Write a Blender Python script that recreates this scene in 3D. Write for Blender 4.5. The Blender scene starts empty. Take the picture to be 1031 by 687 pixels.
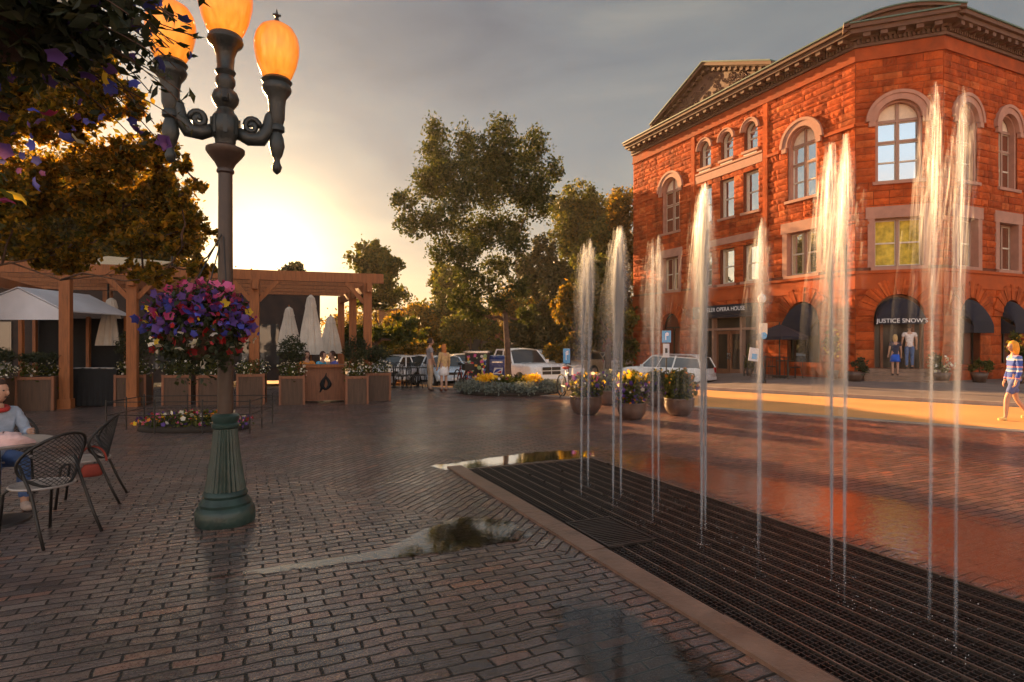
import bpy, bmesh, math, random
import numpy as np
from mathutils import Vector, Matrix
R = math.radians
rng = random.Random(7)
npr = np.random.default_rng(11)
sc = bpy.context.scene
col = sc.collection
F_PX, CX, HY, CH = 596.0, 515.5, 345.0, 1.65
TH = R(24.2)
E1 = Vector((math.sin(TH), -math.cos(TH), 0))     # along fountain grate, towards the camera
E2 = Vector((math.cos(TH), math.sin(TH), 0))
def sm(t):
    t = max(0.0, min(1.0, t)); return t * t * (3 - 2 * t)
def gz(x, y):                                     # the plaza is level, the street beyond falls away a little
    return -0.5 * sm((y - 21) / 9) * sm((12.5 - x) / 4)
def wx(px, d): return (px - CX) / F_PX * d
def wz(py, d): return CH + (HY - py) * d / F_PX
def G(px, py):
    d = CH * F_PX / (py - HY); return Vector((wx(px, d), d, 0))
def at(px, d):
    x = wx(px, d); return Vector((x, d, gz(x, d)))

# ------------------------------------------------------------------ materials
MATS = {}
class NT:
    def __init__(s, name):
        s.m = bpy.data.materials.new(name); s.m.use_nodes = True
        s.t = s.m.node_tree; s.n = s.t.nodes; s.n.clear()
        s.out = s.n.new('ShaderNodeOutputMaterial')
    def add(s, typ, ins=None, **kw):
        n = s.n.new(typ)
        for k, v in kw.items(): setattr(n, k, v)
        for k, v in (ins or {}).items(): s.set(n, k, v)
        return n
    def set(s, n, k, v):
        if isinstance(v, bpy.types.NodeSocket): s.t.links.new(v, n.inputs[k])
        else: n.inputs[k].default_value = v
    def ramp(s, fac, stops, interp='LINEAR'):
        r = s.add('ShaderNodeValToRGB'); r.color_ramp.interpolation = interp
        e = r.color_ramp.elements
        while len(e) < len(stops): e.new(0.5)
        for el, (p, c) in zip(e, stops):
            el.position = p; el.color = (*c, 1) if len(c) == 3 else c
        s.t.links.new(fac, r.inputs[0]); return r.outputs[0]
    def mix(s, fac, a, b, bt='MIX'):
        m = s.add('ShaderNodeMix', data_type='RGBA', blend_type=bt)
        for k, v in ((0, fac), (6, a), (7, b)):
            if isinstance(v, bpy.types.NodeSocket): s.t.links.new(v, m.inputs[k])
            else: m.inputs[k].default_value = v if k == 0 else ((*v, 1) if len(v) == 3 else v)
        return m.outputs[2]
    def math(s, op, a, b=0.5, c=None, clamp=False):
        m = s.add('ShaderNodeMath', operation=op, use_clamp=clamp)
        for k, v in ((0, a), (1, b)) + (((2, c),) if c is not None else ()):
            s.set(m, k, v)
        return m.outputs[0]
    def noise(s, scale, vec=None, detail=4, rough=.55):
        n = s.add('ShaderNodeTexNoise', {'Scale': scale, 'Detail': detail, 'Roughness': rough})
        if vec is not None: s.t.links.new(vec, n.inputs['Vector'])
        return n.outputs['Fac']
    def done(s, shader): s.t.links.new(shader, s.out.inputs[0]); return s.m
def c4(c): return (*c, 1)
def pos(t): return t.add('ShaderNodeNewGeometry').outputs['Position']
def objc(t): return t.add('ShaderNodeTexCoord').outputs['Object']
def isl(t): return t.add('ShaderNodeNewGeometry').outputs['Random Per Island']

def plain(name, c, rough=.6, metal=0.0, var=.25, scale=8, bump=.0, spec=.5, coat=0.0):
    if name in MATS: return MATS[name]
    t = NT(name); v = objc(t)
    n = t.noise(scale, v, 5)
    dark = tuple(x * (1 - var) for x in c); lite = tuple(min(1, x * (1 + var)) for x in c)
    cc = t.ramp(n, [(.3, dark), (.7, lite)])
    rr = t.math('MULTIPLY_ADD', n, .25, rough - .12)
    b = t.add('ShaderNodeBsdfPrincipled', {'Base Color': cc, 'Roughness': rr, 'Metallic': metal, 'Specular IOR Level': spec, 'Coat Weight': coat})
    if bump:
        bp = t.add('ShaderNodeBump', {'Strength': bump, 'Distance': .02, 'Height': t.noise(scale * 6, v, 6)})
        t.set(b, 'Normal', bp.outputs[0])
    MATS[name] = t.done(b.outputs[0]); return MATS[name]

def island(name, stops, rough=.6, trans=0.0, bump=0, spec=.4):
    """colour differs from leaf to leaf / block to block"""
    if name in MATS: return MATS[name]
    t = NT(name); r = isl(t)
    cc = t.ramp(r, stops)
    n = t.noise(1.3, pos(t), 3)
    cc = t.mix(1.0, cc, t.ramp(n, [(.3, (.7, .7, .7)), (.7, (1.2, 1.2, 1.2))]), 'MULTIPLY')
    b = t.add('ShaderNodeBsdfPrincipled', {'Base Color': cc, 'Roughness': rough, 'Specular IOR Level': spec})
    if bump:                                            # weathering runs down stone faces
        mp_ = t.add('ShaderNodeMapping', {'Vector': pos(t), 'Scale': (1.6, 1.6, .16)})
        cc = t.mix(.8, cc, t.ramp(t.noise(1.0, mp_.outputs[0], 7, .62), [(.34, (.48, .44, .42)), (.5, (1, 1, 1)), (.7, (1.12, 1.1, 1.05))]), 'MULTIPLY')
        cc = t.mix(.6, cc, t.ramp(t.noise(7, pos(t), 6, .7), [(.3, (.55, .5, .48)), (.55, (1.05, 1.05, 1.05))]), 'MULTIPLY')
        t.set(b, 'Base Color', cc)
        bp = t.add('ShaderNodeBump', {'Strength': bump, 'Distance': .03, 'Height': t.noise(14, pos(t), 8, .65)})
        t.set(b, 'Normal', bp.outputs[0])
    sh = b.outputs[0]
    if trans:
        tr = t.add('ShaderNodeBsdfTranslucent', {'Color': t.mix(1.0, cc, (2.2, 1.9, .7), 'MULTIPLY')})
        mx = t.add('ShaderNodeMixShader', {0: trans, 1: sh, 2: tr.outputs[0]}); sh = mx.outputs[0]
    MATS[name] = t.done(sh); return MATS[name]

def wood(name, c, scale=(3, 3, 14)):
    if name in MATS: return MATS[name]
    t = NT(name); v = objc(t)
    mp = t.add('ShaderNodeMapping', {'Vector': v, 'Scale': (14, 14, 1.2)})
    n = t.noise(2.0, mp.outputs[0], 6, .6)
    cc = t.ramp(n, [(.25, tuple(x * .55 for x in c)), (.5, c), (.8, tuple(min(1, x * 1.35) for x in c))])
    b = t.add('ShaderNodeBsdfPrincipled', {'Base Color': cc, 'Roughness': .6})
    bp = t.add('ShaderNodeBump', {'Strength': .35, 'Distance': .01, 'Height': n}); t.set(b, 'Normal', bp.outputs[0])
    MATS[name] = t.done(b.outputs[0]); return MATS[name]

def brick_paving():
    t = NT('brick_paving'); p = pos(t)
    sep = t.add('ShaderNodeSeparateXYZ', {0: p})
    wob = t.add('ShaderNodeTexNoise', {'Vector': p, 'Scale': 3.0, 'Detail': 2})
    off = t.add('ShaderNodeVectorMath', {0: wob.outputs['Color'], 1: (.5, .5, .5)}, operation='SUBTRACT')
    off2 = t.add('ShaderNodeVectorMath', {0: off.outputs[0]}, operation='SCALE'); off2.inputs['Scale'].default_value = .075
    pw = t.add('ShaderNodeVectorMath', {0: p, 1: off2.outputs[0]}).outputs[0]
    # running bond along E2 nearly everywhere; a panel laid at 45 degrees beyond the fountain corner
    lin = t.math('ADD', t.math('MULTIPLY', sep.outputs[0], .66), t.math('MULTIPLY', sep.outputs[1], .75))   # grows with distance
    e1c = t.add('ShaderNodeVectorMath', {0: p, 1: tuple(E2)}, operation='DOT_PRODUCT').outputs['Value']
    edge = t.math('GREATER_THAN', lin, 3.72)
    left = t.math('LESS_THAN', e1c, 2.6 + .0)
    near = t.math('LESS_THAN', lin, 9.8)
    diag = t.math('MULTIPLY', t.math('MULTIPLY', edge, left), near)
    def bricks(rot):
        mp = t.add('ShaderNodeMapping', {'Vector': pw, 'Rotation': (0, 0, rot)})
        b = t.add('ShaderNodeTexBrick', {'Vector': mp.outputs[0], 'Color1': (0, 0, 0, 1), 'Color2': (1, 1, 1, 1), 'Mortar': (.5, .5, .5, 1),
            'Scale': 1.0, 'Mortar Size': .010, 'Mortar Smooth': .65, 'Bias': 0.0, 'Brick Width': .232, 'Row Height': .090})
        sp = t.add('ShaderNodeSeparateXYZ', {0: mp.outputs[0]})
        g = t.math('SINE', t.math('MULTIPLY', sp.outputs[1], 2 * math.pi / .0255))
        return b.outputs['Color'], b.outputs['Fac'], g
    a, b = bricks(-TH), bricks(-TH - R(45))
    rnd = t.mix(diag, a[0], b[0])
    mort = t.add('ShaderNodeMix', {0: diag, 2: a[1], 3: b[1]}).outputs[0]
    groove = t.add('ShaderNodeMix', {0: diag, 2: a[2], 3: b[2]}).outputs[0]
    rv = t.add('ShaderNodeSeparateColor', {0: rnd}).outputs[0]
    cc = t.ramp(rv, [(0, (.07, .050, .048)), (.25, (.14, .096, .085)), (.45, (.18, .112, .092)), (.62, (.10, .080, .080)), (.8, (.20, .10, .075)), (.93, (.17, .135, .12)), (1, (.25, .105, .065))])
    big = t.noise(.35, p, 4)
    mid = t.noise(1.7, p, 6, .6)
    fine = t.noise(60, p, 6, .7)
    cc = t.mix(.75, cc, t.ramp(mid, [(.3, (.5, .5, .53)), (.52, (1, 1, 1)), (.75, (1.5, 1.35, 1.25))]), 'MULTIPLY')
    cc = t.mix(.7, cc, t.ramp(fine, [(.3, (.5, .5, .5)), (.7, (1.5, 1.5, 1.5))]), 'MULTIPLY')
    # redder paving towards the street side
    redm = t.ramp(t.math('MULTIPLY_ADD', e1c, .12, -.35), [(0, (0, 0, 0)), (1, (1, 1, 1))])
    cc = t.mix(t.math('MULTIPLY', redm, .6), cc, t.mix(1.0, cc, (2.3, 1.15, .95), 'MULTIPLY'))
    moss = t.ramp(t.noise(.9, p, 5, .6), [(.55, (0, 0, 0)), (.72, (1, 1, 1))])
    mcol = t.mix(moss, (.014, .010, .008), (.030, .032, .012))
    cc = t.mix(mort, cc, mcol)
    grit = t.ramp(t.add('ShaderNodeTexVoronoi', {'Vector': p, 'Scale': 16.0}).outputs['Distance'], [(.06, (1, 1, 1)), (.10, (0, 0, 0))])
    cc = t.mix(t.math('MULTIPLY', grit, t.ramp(t.noise(2.3, p, 3), [(.52, (0, 0, 0)), (.62, (.8, .8, .8))])), cc, (.16, .12, .07))
    stain = t.ramp(t.noise(1.1, t.add('ShaderNodeMapping', {'Vector': p, 'Location': (7, 3, 0)}).outputs[0], 6, .68), [(.56, (0, 0, 0)), (.66, (1, 1, 1))])
    cc = t.mix(t.math('MULTIPLY', stain, .45), cc, (.035, .028, .026))
    wet = t.ramp(t.noise(.55, p, 5, .6), [(.40, (0, 0, 0)), (.62, (1, 1, 1))])
    nearw = t.ramp(t.math('MULTIPLY_ADD', t.add('ShaderNodeVectorMath', {0: p, 1: (1.3, 4.0, 0)}, operation='DISTANCE').outputs['Value'], -.22, 1.3), [(0, (0, 0, 0)), (1, (1, 1, 1))])
    wet = t.math('MAXIMUM', t.math('MULTIPLY', wet, .6), t.math('MULTIPLY', nearw, t.math('MULTIPLY_ADD', wet, .6, .4)))
    ro = t.math('ADD', t.math('MULTIPLY_ADD', wet, -.14, .33), t.math('MULTIPLY_ADD', fine, .26, -.13))
    ro = t.math('MULTIPLY_ADD', mort, .4, ro)
    cc = t.mix(t.math('MULTIPLY', wet, .35), cc, t.mix(1.0, cc, (.55, .55, .55), 'MULTIPLY'))
    gm = t.ramp(rv, [(.30, (0, 0, 0)), (.34, (1, 1, 1)), (.56, (1, 1, 1)), (.6, (0, 0, 0))])
    h = t.math('MULTIPLY', mort, -1.0)
    h = t.math('MULTIPLY_ADD', rv, .35, h)
    h = t.math('ADD', h, t.math('MULTIPLY', t.math('MULTIPLY', groove, gm), .22))
    h = t.math('MULTIPLY_ADD', fine, .16, h)
    h = t.math('MULTIPLY_ADD', t.noise(9, p, 4), .7, h)
    bp = t.add('ShaderNodeBump', {'Strength': 1.0, 'Distance': .022, 'Height': h})
    h2 = t.math('MULTIPLY_ADD', t.noise(9, p, 3), .9, t.math('MULTIPLY_ADD', rv, .3, t.math('MULTIPLY', mort, -.8)))
    bp2 = t.add('ShaderNodeBump', {'Strength': .8, 'Distance': .012, 'Height': h2})
    b = t.add('ShaderNodeBsdfPrincipled', {'Base Color': cc, 'Roughness': ro, 'Normal': bp.outputs[0], 'Specular IOR Level': .5,
        'Coat Weight': t.math('MULTIPLY', t.math('MULTIPLY_ADD', wet, .7, .35), t.math('SUBTRACT', 1.0, mort)), 'Coat Roughness': .20, 'Coat IOR': 1.5, 'Coat Normal': bp2.outputs[0]})
    return t.done(b.outputs[0])

def puddle_water(nm='puddle_water', rip=.05, rsc=7, ro=.05, fs=1.85, tc=(.70, .65, .60), es=3.6):
    t = NT(nm)
    p = pos(t)
    bp = t.add('ShaderNodeBump', {'Strength': rip, 'Distance': .01, 'Height': t.noise(rsc, p, 3)})
    gl = t.add('ShaderNodeBsdfGlossy', {'Roughness': ro, 'Normal': bp.outputs[0], 'Color': (.95, .95, .95, 1)})
    tr = t.add('ShaderNodeBsdfTransparent', {'Color': c4(tc)})
    fr = t.add('ShaderNodeFresnel', {'IOR': 1.33})
    f = t.math('MULTIPLY_ADD', fr.outputs[0], fs, .03, clamp=True)
    mx = t.add('ShaderNodeMixShader', {0: f, 1: tr.outputs[0], 2: gl.outputs[0]})
    # the film thins out to nothing over the brick tops near its edge
    at_ = t.add('ShaderNodeAttribute', attribute_name='film')
    e = t.math('ADD', at_.outputs['Fac'], t.math('MULTIPLY_ADD', t.noise(5, p, 6, .7), 2.2, -1.15))
    e = t.math('MULTIPLY', e, es, clamp=True)
    clear = t.add('ShaderNodeBsdfTransparent')
    m2 = t.add('ShaderNodeMixShader', {0: e, 1: clear.outputs[0], 2: mx.outputs[0]})
    return t.done(m2.outputs[0])

def water_threads(name, alpha):
    t = NT(name)
    d = t.add('ShaderNodeBsdfDiffuse', {'Color': (.70, .74, .80, 1)})
    tl = t.add('ShaderNodeBsdfTranslucent', {'Color': (.70, .74, .80, 1)})
    g = t.add('ShaderNodeBsdfGlossy', {'Roughness': .25, 'Color': (.85, .9, 1, 1)})
    m = t.add('ShaderNodeMixShader', {0: .5, 1: d.outputs[0], 2: tl.outputs[0]})
    m = t.add('ShaderNodeMixShader', {0: .25, 1: m.outputs[0], 2: g.outputs[0]})
    tr = t.add('ShaderNodeBsdfTransparent')
    a = t.math('MULTIPLY_ADD', isl(t), alpha, alpha * .5)
    m2 = t.add('ShaderNodeMixShader', {0: a, 1: tr.outputs[0], 2: m.outputs[0]})
    return t.done(m2.outputs[0])

def window_glass(name, dark=(.012, .013, .014), refl=.35, tint=(.85, .95, 1)):
    if name in MATS: return MATS[name]
    t = NT(name)
    d = t.add('ShaderNodeBsdfPrincipled', {'Base Color': c4(dark), 'Roughness': .4})
    n = t.add('ShaderNodeBump', {'Strength': .06, 'Distance': .05, 'Height': t.noise(1.1, pos(t), 2)})
    g = t.add('ShaderNodeBsdfGlossy', {'Roughness': .02, 'Color': c4(tint), 'Normal': n.outputs[0]})
    fr = t.add('ShaderNodeFresnel', {'IOR': 1.5})
    f = t.math('MULTIPLY_ADD', fr.outputs[0], 1.0, refl, clamp=True)
    MATS[name] = t.done(t.add('ShaderNodeMixShader', {0: f, 1: d.outputs[0], 2: g.outputs[0]}).outputs[0]); return MATS[name]

def lit_globe():
    t = NT('lit_globe'); v = objc(t)
    mp = t.add('ShaderNodeMapping', {'Vector': v, 'Scale': (9, 9, 1.5)})
    n = t.noise(2.2, mp.outputs[0], 4)
    lw = t.add('ShaderNodeLayerWeight', {'Blend': .35})
    cc = t.ramp(n, [(.3, (1, .20, .015)), (.6, (1, .34, .035)), (.8, (1, .50, .10))])
    cc = t.mix(t.ramp(lw.outputs['Facing'], [(0, (0, 0, 0)), (.75, (1, 1, 1))]), t.mix(1.0, cc, (2.0, 1.9, 1.6), 'MULTIPLY'), (.75, .15, .008))
    b = t.add('ShaderNodeBsdfPrincipled', {'Base Color': (.45, .16, .03, 1), 'Roughness': .15, 'Emission Color': cc, 'Emission Strength': .185})
    return t.done(b.outputs[0])

M = {}
M['paving'] = brick_paving()
M['puddle'] = puddle_water()
M['wetfilm'] = puddle_water('wet_film', .12, 9, .06, 1.15, (.72, .70, .68), 1.6)
M['ripples'] = puddle_water('rippled_water', .5, 14, .13, .62, (.86, .70, .62), 1.3)
M['jet'] = water_threads('water_stream', .027)
M['spray'] = water_threads('water_spray', .009)
M['globe'] = lit_globe()
M['drop'] = plain('water_drop', (.7, .72, .75), .08, var=.05)
M['stone'] = island('red_sandstone', [(0, (.30, .050, .011)), (.3, (.42, .073, .014)), (.65, (.51, .094, .019)), (.85, (.34, .055, .012)), (1, (.58, .14, .038))], .85, bump=.8, spec=.2)
M['mortar'] = plain('mortar', (.15, .038, .015), .9, bump=.3)
M['smooth_stone'] = plain('smooth_sandstone', (.41, .078, .018), .8, var=.15, scale=2, bump=.25, spec=.25)
M['trim'] = plain('pink_stone_trim', (.40, .20, .145), .75, var=.15, scale=3, bump=.15)
M['cornice'] = plain('brown_cornice', (.105, .048, .030), .7, var=.2, scale=3, bump=.2)
M['copper'] = plain('green_copper_edge', (.06, .12, .095), .5, var=.3)
M['sash'] = plain('window_sash', (.32, .18, .13), .5, var=.1)
M['palesash'] = plain('pale_sash', (.62, .55, .45), .5, var=.1)
M['glass'] = window_glass('window_glass', refl=.62)
M['darkglass'] = window_glass('dark_window_glass', refl=.06)
M['dimglass'] = window_glass('dim_window_glass', (.02, .012, .008), -.035)
M['curtain'] = plain('yellow_curtain', (.55, .42, .06), .9, var=.5, scale=3)  # golden reflection in the corner panes, painted as yellow strips
M['blind'] = plain('cream_blind', (.75, .62, .48), .8, var=.1)
M['navy'] = plain('navy_canvas', (.008, .009, .022), .85, var=.3, scale=5)
M['lettering'] = plain('white_lettering', (.85, .85, .88), .6, var=.02)
M['iron'] = plain('dark_iron', (.025, .022, .02), .45, metal=.3, var=.3)
M['lampgreen'] = plain('green_cast_iron', (.020, .042, .035), .32, metal=.0, var=.4, scale=6, bump=.25)
M['lampdark'] = plain('dark_cast_iron', (.022, .026, .025), .38, var=.4, scale=8, bump=.25)
M['grate'] = plain('wet_grate_steel', (.060, .048, .043), .36, metal=.55, var=.4, scale=5)
M['gratebar'] = plain('grate_frame_steel', (.20, .15, .12), .3, metal=.6, var=.3, scale=4)
M['pit'] = plain('dark_pit', (.006, .005, .005), .3)
M['kerbstone'] = plain('wet_kerb_stone', (.20, .12, .085), .34, var=.35, scale=4, bump=.35)
M['road'] = plain('pale_roadway', (.74, .35, .11), .75, var=.14, scale=.7, bump=.15)  # orange sunset light is put into the road's base colour
M['sidewalk'] = plain('grey_sidewalk', (.20, .155, .135), .7, var=.25, scale=1.2, bump=.2)
M['concretekerb'] = plain('concrete_kerb', (.34, .27, .22), .7, var=.2, scale=2, bump=.2)
M['earth'] = plain('bed_earth', (.03, .022, .016), .9, bump=.6)
M['farground'] = plain('far_ground', (.07, .065, .035), .9, var=.4, scale=.1)
M['bark'] = plain('bark', (.10, .055, .034), .9, var=.5, scale=9, bump=.8)
M['pergwood'] = wood('pergola_timber', (.27, .088, .022))
M['boxwood'] = wood('planter_boards', (.085, .045, .026))
M['barwood'] = wood('bar_front_boards', (.22, .085, .04))
M['canvas'] = plain('offwhite_canvas', (.62, .57, .50), .85, var=.12, scale=3)
M['tan'] = plain('tan_canvas', (.50, .38, .24), .85, var=.1, scale=2)
M['white'] = plain('white_fabric', (.58, .58, .62), .85, var=.08, scale=2)
M['dark'] = plain('dark_cloth', (.010, .010, .011), .9, var=.4)
M['darkwall'] = plain('dark_boards', (.035, .02, .014), .8, var=.5, scale=3, bump=.3)
M['leaf'] = island('leaf_green', [(0, (.026, .042, .010)), (.5, (.06, .078, .018)), (.85, (.10, .105, .022)), (1, (.16, .14, .03))], .55, trans=.5)
M['leafdark'] = island('leaf_dark', [(0, (.014, .022, .009)), (.6, (.03, .040, .014)), (1, (.06, .06, .02))], .55, trans=.25)
M['leafgold'] = island('leaf_gold', [(0, (.035, .040, .010)), (.5, (.11, .092, .018)), (1, (.26, .16, .03))], .5, trans=.6)
M['leafash'] = island('leaf_ash', [(0, (.020, .032, .010)), (.5, (.042, .058, .016)), (1, (.085, .095, .025))], .6, trans=.4)
M['leafamber'] = island('leaf_amber', [(0, (.045, .050, .012)), (.45, (.13, .10, .018)), (.8, (.25, .15, .02)), (1, (.40, .24, .04))], .5, trans=.72)
M['leafsilver'] = island('leaf_silver', [(0, (.10, .12, .10)), (1, (.26, .28, .25))], .7, trans=.15)
for nm, c in dict(purple=(.10, .045, .26), magenta=(.34, .03, .14), red=(.36, .02, .025), yellow=(.75, .50, .03), whitef=(.75, .72, .68), orange=(.70, .22, .02), blue=(.06, .07, .45), pink=(.6, .12, .32)).items():
    M[nm] = island('petal_' + nm, [(0, tuple(x * .6 for x in c)), (.6, c), (1, tuple(min(1, x * 1.35 + .02) for x in c))], .6, trans=.3)
M['terracotta'] = plain('glazed_brown_pot', (.10, .055, .04), .35, var=.35, scale=4, bump=.15)
M['skin'] = plain('skin', (.50, .28, .19), .55, var=.08)
M['eye'] = plain('eye_dark', (.02, .015, .012), .3)
M['tyre'] = plain('tyre_rubber', (.02, .02, .02), .8)
M['rim'] = plain('alloy_rim', (.5, .5, .52), .3, metal=.8)
M['chrome'] = plain('bright_metal', (.6, .6, .6), .25, metal=.9)
M['headlamp'] = plain('headlamp_lens', (.75, .75, .75), .15)
M['taillamp'] = plain('taillamp_lens', (.45, .02, .02), .2)
def paint(name, c): return plain(name, c, .25, var=.04, coat=.6)
def cloth(name, c): return plain(name, c, .9, var=.18, scale=12)

# ------------------------------------------------------------------ mesh builder
class MB:
    def __init__(s): s.v, s.f, s.mi = [], [], []
    def face(s, pts, m=0):
        i = len(s.v); s.v += [tuple(p) for p in pts]; s.f.append(tuple(range(i, i + len(pts)))); s.mi.append(m)
    def poly(s, vs, fs, m=0):
        i = len(s.v); s.v += [tuple(p) for p in vs]
        for f in fs: s.f.append(tuple(i + k for k in f)); s.mi.append(m)
        return s
    def hexa(s, p, m=0):      # p: 4 bottom then 4 top
        return s.poly(p, [(3, 2, 1, 0), (4, 5, 6, 7), (0, 1, 5, 4), (1, 2, 6, 5), (2, 3, 7, 6), (3, 0, 4, 7)], m)
    def box(s, c, size, m=0, rz=0, mat=None):
        hx, hy, hz = size[0] / 2, size[1] / 2, size[2] / 2
        mt = mat or Matrix.Rotation(rz, 3, 'Z'); c = Vector(c)
        p = [c + mt @ Vector((x * hx, y * hy, z * hz)) for z in (-1, 1) for x, y in ((-1, -1), (1, -1), (1, 1), (-1, 1))]
        return s.hexa(p, m)
    def beam(s, a, b, w, h, m=0):
        a, b = Vector(a), Vector(b); d = (b - a); L = d.length; d.normalize()
        up = Vector((0, 0, 1)) if abs(d.z) < .9 else Vector((0, 1, 0))
        x = d.cross(up).normalized(); u = x.cross(d)
        p = [q + x * sx * w / 2 + u * su * h / 2 for q in (a, b) for sx, su in ((-1, -1), (1, -1), (1, 1), (-1, 1))]
        return s.hexa(p, m)
    def tube(s, pts, radii, n=8, m=0, cap=True):
        pts = [Vector(p) for p in pts]
        if not hasattr(radii, '__len__'): radii = [radii] * len(pts)
        i0 = len(s.v); prev = None
        for k, p in enumerate(pts):
            d = (pts[min(k + 1, len(pts) - 1)] - pts[max(k - 1, 0)])
            if d.length < 1e-9: d = Vector((0, 0, 1))
            d.normalize()
            if prev is None:
                up = Vector((0, 0, 1)) if abs(d.z) < .9 else Vector((1, 0, 0))
                x = d.cross(up).normalized()
            else:
                x = (prev - d * prev.dot(d)).normalized()
            prev = x; y = d.cross(x)
            for j in range(n):
                a = 2 * math.pi * j / n
                s.v.append(tuple(p + (x * math.cos(a) + y * math.sin(a)) * radii[k]))
        for k in range(len(pts) - 1):
            for j in range(n):
                a, b = i0 + k * n + j, i0 + k * n + (j + 1) % n
                s.f.append((a, b, b + n, a + n)); s.mi.append(m)
        if cap:
            s.f.append(tuple(i0 + j for j in reversed(range(n)))); s.mi.append(m)
            e = i0 + (len(pts) - 1) * n
            s.f.append(tuple(e + j for j in range(n))); s.mi.append(m)
        return s
    def lathe(s, prof, c=(0, 0, 0), n=24, m=0, flute=None, sx=1, sy=1):
        i0 = len(s.v); c = Vector(c)
        for k, (r, z) in enumerate(prof):
            for j in range(n):
                a = 2 * math.pi * j / n
                rr = r * (1 - (flute[k] if flute else 0) * (j % 2))
                s.v.append((c.x + math.cos(a) * rr * sx, c.y + math.sin(a) * rr * sy, c.z + z))
        for k in range(len(prof) - 1):
            for j in range(n):
                a, b = i0 + k * n + j, i0 + k * n + (j + 1) % n
                s.f.append((a, b, b + n, a + n)); s.mi.append(m)
        s.f.append(tuple(i0 + j for j in reversed(range(n)))); s.mi.append(m)
        e = i0 + (len(prof) - 1) * n
        s.f.append(tuple(e + j for j in range(n))); s.mi.append(m)
        return s
    def build(s, name, mats, parent=None, world=False, smooth=False, angle=None):
        me = bpy.data.meshes.new(name)
        v = s.v
        if parent is not None and world:
            inv = (Matrix.Translation(parent.location) @ Matrix.Rotation(parent.rotation_euler[2], 4, 'Z')).inverted()
            v = [tuple(inv @ Vector(p)) for p in v]
        me.from_pydata(v, [], s.f)
        mats = mats if isinstance(mats, (list, tuple)) else [mats]
        for mm in mats: me.materials.append(mm)
        if len(mats) > 1: me.polygons.foreach_set('material_index', s.mi)
        if smooth or angle:
            me.shade_smooth()
            if angle: me.set_sharp_from_angle(angle=R(angle))
        me.update()
        o = bpy.data.objects.new(name, me); col.objects.link(o); o.parent = parent
        return o
def tag(o, label=None, cat=None, group=None, kind=None):
    for k, v in (('label', label), ('category', cat), ('group', group), ('kind', kind)):
        if v: o[k] = v
    return o
def thing(name, label, cat, loc=(0, 0, 0), rz=0, group=None):
    o = bpy.data.objects.new(name, None); col.objects.link(o); o.empty_display_size = .1
    o.location = loc; o.rotation_euler = (0, 0, rz)
    return tag(o, label, cat, group)
def copy_tree(o, parent=None):
    c = o.copy(); col.objects.link(c); c.parent = parent
    for ch in list(o.children): copy_tree(ch, c)
    return c
def dup(o, loc, rz, label, group=None):
    c = copy_tree(o); c.location = loc; c.rotation_euler = (0, 0, rz); c['label'] = label
    if group: c['group'] = group
    return c
def text(body, parent, size, mat, matrix, name='lettering', extrude=.004):
    cu = bpy.data.curves.new(name, 'FONT'); cu.body = body; cu.size = size; cu.extrude = extrude
    cu.align_x = 'CENTER'; cu.align_y = 'CENTER'; cu.materials.append(mat)
    tmp = bpy.data.objects.new(name, cu); col.objects.link(tmp)
    me = bpy.data.meshes.new_from_object(tmp.evaluated_get(bpy.context.evaluated_depsgraph_get()))
    bpy.data.objects.remove(tmp)
    o = bpy.data.objects.new(name, me); col.objects.link(o)
    o.parent = parent
    p = Matrix.Translation(parent.location) @ Matrix.Rotation(parent.rotation_euler[2], 4, 'Z') if parent.parent is None else \
        Matrix.Translation(parent.parent.location) @ Matrix.Rotation(parent.parent.rotation_euler[2], 4, 'Z')
    o.matrix_local = p.inverted() @ matrix
    return o

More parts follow.
